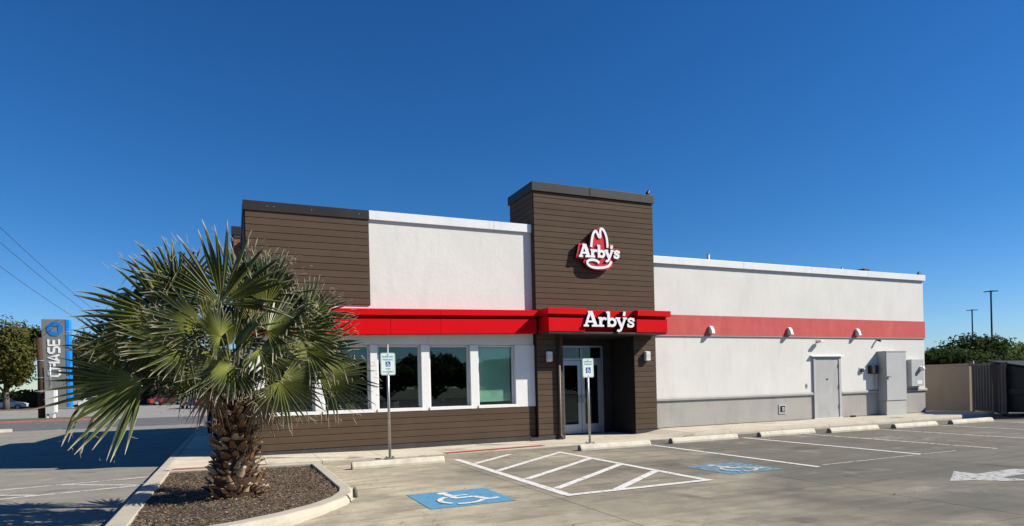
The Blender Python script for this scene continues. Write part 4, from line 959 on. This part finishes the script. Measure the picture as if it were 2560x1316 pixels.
# ================================================================== TREES
def tree(x, y, z0, h, cw, cz0, mtl, seed, label, nleaf=5000, ls_=.22, trunk_r=.22, group='background trees', lumps=9):
    r_ = random.Random(seed); o = empty('tree', (x, y, z0), label, 'tree', group)
    bb = MB(); top = cz0 + (h - cz0) * .55
    bb.tube([(0, 0, -.1), (.05, 0, cz0 * .6), (.0, .05, cz0 + .4), (.1, 0, top)], [trunk_r * 1.3, trunk_r, trunk_r * .8, trunk_r * .2], 8)
    L = []
    for k in range(lumps):
        a = r_.uniform(0, 6.28); rr_ = cw * r_.uniform(.25, .72); zz = r_.uniform(cz0 + (h - cz0) * .28, h - (h - cz0) * .22); L.append((rr_ * math.cos(a), rr_ * math.sin(a), zz, r_.uniform(.30, .50) * cw, r_.uniform(.18, .27) * (h - cz0)))
        bb.tube([(0, 0, cz0 * r_.uniform(.75, 1.0)), (L[-1][0] * .5, L[-1][1] * .5, (cz0 + zz) / 2), (L[-1][0], L[-1][1], zz)], [trunk_r * .5, trunk_r * .3, .03], 5)
    L.append((0, 0, (cz0 + h) / 2 + .1 * (h - cz0), cw * .6, (h - cz0) * .42))
    bb.build('trunk', M['trunk'], o, True)
    c = MB()
    for _ in range(nleaf):
        lx, ly, lz_, lr, lh = r_.choice(L); 
        v = Vector((r_.gauss(0, 1), r_.gauss(0, 1), r_.gauss(0, 1))).normalized() * (r_.random() ** .4) * r_.uniform(.9, 1.12)
        p = Vector((lx + v.x * lr, ly + v.y * lr, lz_ + v.z * lh)); s_ = ls_ * r_.uniform(.6, 1.4)
        n = (v + Vector((r_.uniform(-1, 1), r_.uniform(-1, 1), r_.uniform(-.4, 1)))).normalized(); t1 = n.orthogonal().normalized(); t1 = (t1 * math.cos(rv := r_.uniform(0, 6.28)) + n.cross(t1) * math.sin(rv)); t2 = n.cross(t1)
        c.add([p - t1 * s_, p + t2 * s_ * .5 + n * .1 * s_, p + t1 * s_, p - t2 * s_ * .5 + n * .1 * s_], [(0, 1, 2, 3)])
    c.build('crown', M[mtl], o); return o
tree(-24.8, 93.8, -.25, 11.4, 5.1, 2.3, 'leafolive', 1, 'broad olive brown tree left of the grey pylon sign', 12000, .24, .30)
tree(-17.2, 103, -.25, 10.6, 4.3, 1.8, 'leafolive', 2, 'rounded olive tree just right of the grey pylon sign', 5000, .24)
tree(-9.5, 104, -.25, 8.6, 4.4, 1.6, 'leafdark', 3, 'dark tree behind the palm crown, right of the rounded olive tree', 5000, .25)
tree(-3.0, 98, -.25, 8.4, 4.6, 1.6, 'leafdark', 4, 'dark tree behind the palm trunk across the street', 5000, .25)
tree(-33, 104, -.25, 9.5, 4.8, 1.5, 'leafdark', 5, 'dark tree behind the broad olive tree at the left edge', 5000, .25)
tree(46.0, 29.0, -.3, 3.7, 3.9, .6, 'leafdark', 6, 'low dark tree nearest the building corner above the tan wall', 7000, .14, .12)
tree(53.2, 31.4, -.3, 4.75, 4.6, .7, 'leafdark', 7, 'tallest dark bushy tree above the tan wall', 8000, .15, .14)
tree(59.5, 32.0, -.3, 4.3, 4.4, .7, 'leafgreen', 8, 'greener bushy tree above the ribbed gate', 8000, .15, .14)
tree(65.0, 33.0, -.3, 4.4, 4.6, .7, 'leafgreen', 9, 'bushy green tree at the right edge above the dumpster', 8000, .15, .14)
tree(72, 38, -.3, 5.0, 4.2, .7, 'leafolive', 10, 'olive tree behind the greener trees at the right edge', 5000, .18, .15)
for k, (x, y, h_, m_) in enumerate([(-52, 128, 9, 'leafdark'), (-42, 132, 10, 'leafolive'), (-24, 134, 9, 'leafdark'), (-12, 136, 10, 'leafdark'), (0, 132, 9.5, 'leafgreen'), (8, 120, 9, 'leafdark')]):
    tree(x, y, -.3, h_, 5.5, .8, m_, 40 + k, ['far dark tree at the left edge of the street view', 'far olive tree showing left of the broad olive tree', 'far dark tree behind the pylon sign', 'far dark tree right of the pylon sign', 'far green tree behind the palm fronds', 'far dark tree hidden partly by the restaurant corner'][k], 3500, .34, .2)
# trees across the road behind the viewer (seen mirrored in the windows)
tb = tree(-30, -42, -.2, 5.2, 5.2, .3, 'leafdark', 21, 'dark tree mirrored in the windows, first of the row', 5000, .34, .25, 'trees mirrored in the windows', 14)
ORD = ['second', 'third', 'fourth', 'fifth', 'sixth', 'seventh', 'eighth', 'ninth', 'tenth', 'eleventh', 'twelfth', 'thirteenth']
for k in range(12):
    c = copy_tree(tb); c.location = (-30 + 6.6 * (k + 1), -42 - 3 * (k % 2), -.2); c.rotation_euler = (0, 0, k * 1.3); c.scale = (1.0, 1.0, [.86, 1.12, .95, 1.2, .9, 1.05][k % 6])
    c['label'] = 'dark tree mirrored in the windows, %s of the row' % ORD[k]

# ================================================================== LEFT BACKGROUND
tag(MB().sheet([(-120, 36), (200, 36), (200, 47.6), (-120, 47.6)], -.16).build('street', M['asphalt']), kind='structure')
tag(MB().sheet([(-120, 47.6), (200, 47.6), (200, 170), (-120, 170)], -.27).build('bank_lot', M['farconcrete']), kind='structure')
vg = tag(MB().slab([(-60, 47.9), (-9.0, 47.9), (-8.2, 48.6), (-8.6, 54.5), (-60, 60)], -.4, -.14).build('grass_verge', M['grass']), kind='structure')
kk = tag(MB().box(-60, -15, 47.6, 47.9, -.4, -.06).build('kerb', M['kerb']), kind='structure')
MB().box(-14.99, -7.6, 47.6, 47.9, -.4, -.06).build('red_painted_kerb', M['kerbred'], kk)
tb2 = tag(MB().slab([(-60, 84.5), (-13.5, 79), (-12.8, 80), (-14, 99), (-60, 104)], -.4, -.16).build('tree_bed', M['earth']), kind='structure')
for k in range(8):
    a0, a1 = k / 8, (k + 1) / 8; p0 = Vector((-60, 84.2)).lerp(Vector((-13.2, 78.7)), a0); p1 = Vector((-60, 84.2)).lerp(Vector((-13.2, 78.7)), a1)
    MB().slab([(p0.x, p0.y), (p1.x - .02, p1.y), (p1.x - .02, p1.y + .3), (p0.x, p0.y + .3)], -.4, -.06).build('kerb_stone', M['kerbred' if k in (2, 4, 5) else 'kerb'], tb2)
tag(MB().slab([(-14.5, 35.6), (-9.6, 35.3), (-9.2, 35.6), (-9.4, 36.0), (-14.5, 36.2)], -.3, -.02).build('kerb', M['kerb']), kind='structure')

hg = empty('hedge', (-26, 108, -.3), 'dark clipped hedge running low behind the olive tree and pylon sign', 'hedge')
hr = random.Random(77); hb = MB()
for _ in range(9000):
    p = Vector((hr.uniform(-18, 22), hr.uniform(-.8, .8), 2.3 * hr.random() ** .7 + .25 * math.sin(hr.random() * 6))); s_ = hr.uniform(.12, .3); n = Vector((hr.uniform(-1, 1), -1, hr.uniform(-.3, 1))).normalized(); t1 = n.orthogonal().normalized(); t2 = n.cross(t1)
    hb.add([p - t1 * s_, p + t2 * s_ * .6, p + t1 * s_, p - t2 * s_ * .6], [(0, 1, 2, 3)])
hb.build('foliage', M['leafdark'], hg); MB().box(-18, 22, -.5, .5, 0, 1.9).build('hedge_core', M['black'], hg)
cpn = empty('pylon_sign', (-19.6, 93.9, -.2), 'tall grey pylon sign with blue edge reading CHASE', 'sign', None, R(-3))
MB().box(-1.45, 1.05, -.5, .5, .0, 10.9).build('pylon_body', M['chasegrey'], cpn, bev=.03)
MB().box(1.055, 1.42, -.55, .52, .0, 10.85).build('blue_edge_panel', M['chaseblue'], cpn, bev=.02)
MB().box(-1.6, 1.6, -.7, .7, -.1, .12).build('footing', M['farconcrete'], cpn)
cx0 = -.22
CH = {'C': [[(1, 1), (.25, 1), (0, .8), (0, .2), (.25, 0), (1, 0)]], 'H': [[(0, 0), (0, 1)], [(1, 0), (1, 1)], [(0, .5), (1, .5)]], 'A': [[(0, 0), (.5, 1.05), (1, 0)], [(.2, .28), (.8, .28)]],
      'S': [[(1, 1), (.2, 1), (0, .85), (0, .65), (.2, .52), (.8, .48), (1, .35), (1, .15), (.8, 0), (0, 0)]], 'E': [[(1, 1), (0, 1), (0, 0), (1, 0)], [(0, .5), (.9, .5)]]}
for i, chh in enumerate('CHASE'):
    bb = MB(); base = 3.95 + i * .94
    for q, pts in enumerate(CH[chh]): bb.stroke([(cx0 + .55 - 1.1 * c, base + .72 * a) for a, c in pts], .24, -.56 - .002 * q, -.505)
    me = bb.mesh('letter', [M['white'], M['white']]); bm = bmesh.new(); bm.from_mesh(me); bmesh.ops.recalc_face_normals(bm, faces=bm.faces); bm.to_mesh(me); bm.free(); link('letter', me, cpn)
for k in range(4):
    a = R(90 * k); ro = lambda p: (cx0 + .15 + (p[0] * math.cos(a) - p[1] * math.sin(a)) * .84, 9.72 + (p[0] * math.sin(a) + p[1] * math.cos(a)) * .84)
    MB().prism([ro(p) for p in ((-.36, .40), (-.36, 1.0), (.42, 1.0), (.98, .40))], -.56, -.505).build('emblem_segment', M['chaselogo'], cpn)

up = empty('utility_pole', (-12.4, 54.6, -.2), 'short dark timber pole beside the grey meter cabinet', 'pole')
MB().tube([(0, 0, 0), (0, 0, 3.0), (-.05, 0, 5.75)], [.22, .20, .17], 12).build('pole_shaft', M['pole_wood'], up, True)
for z in (1.9, 2.9, 4.1): MB().tube([(0, 0, z), (0, 0, z + .05)], .215, 12).build('band', M['steel'], up)
mc = empty('roadside_cabinet', (-11.75, 54.3, -.15), 'pale grey meter cabinet with conduit on the verge', 'cabinet')
MB().box(-.33, .2, -.2, .2, .3, 2.0).build('body', M['steeldull'], mc, bev=.02); MB().box(.202, .33, -.15, .2, .4, 2.0).build('side_cover', M['trim'], mc)
MB().tube([(-.05, 0, 2.0), (-.05, 0, 3.9)], .09, 8).build('conduit', M['steel'], mc, True)
for s_ in (-.22, .14): MB().box(s_ - .06, s_ + .06, -.08, .08, -.1, .31).build('leg', M['trim'], mc)
o = empty('drive_lane_post', (-.72, 24.0, -.2), 'dark square post in the shaded drive lane beside the palm trunk', 'post')
MB().box(-.09, .09, -.09, .09, 0, 2.3).build('post', M['black'], o, bev=.01); MB().box(-.16, .16, -.16, .16, -.02, .06).build('base_plate', M['darktrim'], o); MB().prism([(-.07, 0), (.07, 0), (0, .13)], -.10, -.091).build('reflector', M['white'], o, loc=(0.0, 0, .62))

# power lines: two poles and wires
fp = empty('power_pole', (-16.8, 127.6, -.2), 'distant wooden power pole with crossarm behind the palm', 'pole', 'wooden power poles')
MB().tube([(0, 0, 0), (0, 0, 12.0)], [.22, .15], 8).build('pole_shaft', M['pole_wood'], fp); MB().box(-1.2, 1.2, -.06, .06, 11.1, 11.25).build('crossarm', M['pole_wood'], fp)
for s_ in (-1.1, 0, 1.1): MB().tube([(s_, 0, 11.25), (s_, 0, 11.45)], .05, 6).build('insulator', M['lamp'], fp)
NEAR = [(-17.6, 45.5, 17.6), (-17.8, 45.5, 16.5), (-18.2, 45.5, 14.6), (-26, 60, 13.0)]; FAR = [(-16.0, 127.5, 11.45), (-16.8, 127.5, 11.2), (-17.8, 127.5, 10.6), (-30, 127.5, 10.4)]
for k, (a, c) in enumerate(zip(NEAR, FAR)):
    a = Vector(a); c = Vector(c); pts = []
    for i in range(25):
        t = i / 24; p = a.lerp(c, t); p.z -= 2.2 * 4 * t * (1 - t) * .5; pts.append(p)
    tag(MB().tube(pts, .022, 5).build('power_line', M['wire']), ['topmost power cable sagging across the left sky', 'second power cable from the top in the left sky', 'third power cable from the top in the left sky', 'lowest faint power cable above the olive tree'][k], 'power line', 'power cables')

# parked cars across the street
def carpaint(name, c): return mat(name, c, .3, .05, 1, 10, spec=.5, coat=.6)
def car(x, y, rz, paintm, label):
    o = empty('parked_car', (x, y, -.27), label, 'car', 'cars parked across the street', rz)
    prof = [(-2.2, .32), (-2.25, .62), (-2.1, .88), (-1.75, .95), (-1.25, 1.42), (.35, 1.45), (1.05, .98), (1.95, .86), (2.2, .68), (2.22, .35)]
    bb = MB(); n = len(prof)
    for sy, kx in ((-.86, 1), (-.9, 1), (.9, 1), (.86, 1)):
        for px_, pz in prof:
            inset = .16 * max(0, (pz - .95) / .5); bb.v.append((px_ * (1 if abs(sy) == .9 else .985), sy * (1 - inset), pz if abs(sy) == .9 else .28 + (pz - .28) * .97))
    for r0 in range(3):
        for j in range(n): bb.f.append((r0 * n + j, r0 * n + (j + 1) % n, (r0 + 1) * n + (j + 1) % n, (r0 + 1) * n + j)); bb.m.append(0)
    bb.f.append(tuple(range(n))); bb.m.append(0); bb.f.append(tuple(3 * n + j for j in range(n - 1, -1, -1))); bb.m.append(0)
    me = bb.mesh('body', paintm); bm = bmesh.new(); bm.from_mesh(me); bmesh.ops.recalc_face_normals(bm, faces=bm.faces); bmesh.ops.bevel(bm, geom=list(bm.edges), offset=.035, segments=2, affect='EDGES', clamp_overlap=True); bm.to_mesh(me); bm.free(); link('body', me, o)
    for s_ in (-1, 1): MB().add([(-1.55, s_ * .862, .98), (.85, s_ * .862, 1.0), (.28, s_ * .775, 1.38), (-1.18, s_ * .775, 1.36)], [(0, 1, 2, 3)]).build('side_window', M['blackgloss'], o)
    MB().add([(.42, -.66, 1.42), (.42, .66, 1.42), (1.06, .72, 1.01), (1.06, -.72, 1.01)], [(0, 1, 2, 3)]).build('windscreen', M['blackgloss'], o)
    MB().add([(-1.32, -.66, 1.41), (-1.32, .66, 1.41), (-1.78, .72, 1.0), (-1.78, -.72, 1.0)], [(0, 1, 2, 3)]).build('rear_window', M['blackgloss'], o)
    for sx in (-1.38, 1.38):
        for s_ in (-1, 1):
            wh = MB().tube([(sx, s_ * .72, .33), (sx, s_ * .92, .33)], .33, 18).build('wheel', M['blackgloss'], o); MB().tube([(sx, s_ * .90, .33), (sx, s_ * .935, .33)], .20, 14).build('rim', M['steel'], wh)
    for s_ in (-.62, .62): MB().box(2.14, 2.25, s_ - .2, s_ + .2, .62, .74).build('headlight', M['white'], o, bev=.02); MB().box(-2.27, -2.14, s_ - .18, s_ + .18, .68, .82).build('tail_light', M['signred'], o, bev=.02)
car(-8.3, 99.0, .3, carpaint('red_car_paint', (.35, .02, .02)), 'small red car parked far behind the palm fronds')
car(-3.8, 74.5, 1.5, carpaint('blue_car_paint', (.015, .03, .075)), 'dark blue car parked behind the palm trunk')
car(-26.0, 98.0, .1, carpaint('white_car_paint', (.7, .7, .7)), 'white car parked left of the olive tree trunk')
car(-20.5, 103.0, .2, carpaint('silver_car_paint', (.35, .36, .38)), 'silver car parked behind the pylon sign')
car(-15.5, 95.0, .15, carpaint('pale_car_paint', (.55, .56, .57)), 'pale car parked right of the pylon sign')

# ================================================================== BIRDS
def bird(x, y, z, rz, up_, label):
    o = empty('bird', (x, y, z), label, 'bird', 'birds perched on the parapets', rz)
    bb = MB(); c, s_ = math.cos(up_), math.sin(up_)
    prof = [(-.17, .008), (-.10, .022), (-.05, .045), (0, .055), (.05, .05), (.085, .036), (.11, .038), (.135, .03), (.15, .012)]
    bb.tube([(a * c, 0, .085 + a * s_) for a, _ in prof], [r_ for _, r_ in prof], 10); bb.build('body', M['bird'], o, True)
    hx, hz = .15 * c, .085 + .15 * s_
    MB().tube([(hx, 0, hz), (hx + .035, 0, hz + .002)], [.010, .002], 6).build('beak', M['birdpale'], o)
    for k in (-.02, .02): MB().tube([(.0, k, .06), (.005, k, .0)], .004, 5).build('leg', M['birdpale'], o)
    for k in (-1, 1): MB().add([(.07 * c, k * .045, .1 + .07 * s_), (-.02, k * .06, .07), (-.15 * c, k * .02, .085 - .15 * s_), (-.02, k * .05, .11)], [(0, 1, 2, 3)]).build('wing', M['bird'], o)
bird(10.93, 14.95, 6.735, .3, .95, 'dark bird perched upright on the tower\'s right corner')
bird(22.85, 15.1, 5.065, .2, .45, 'dark bird perched at the right end of the white parapet')
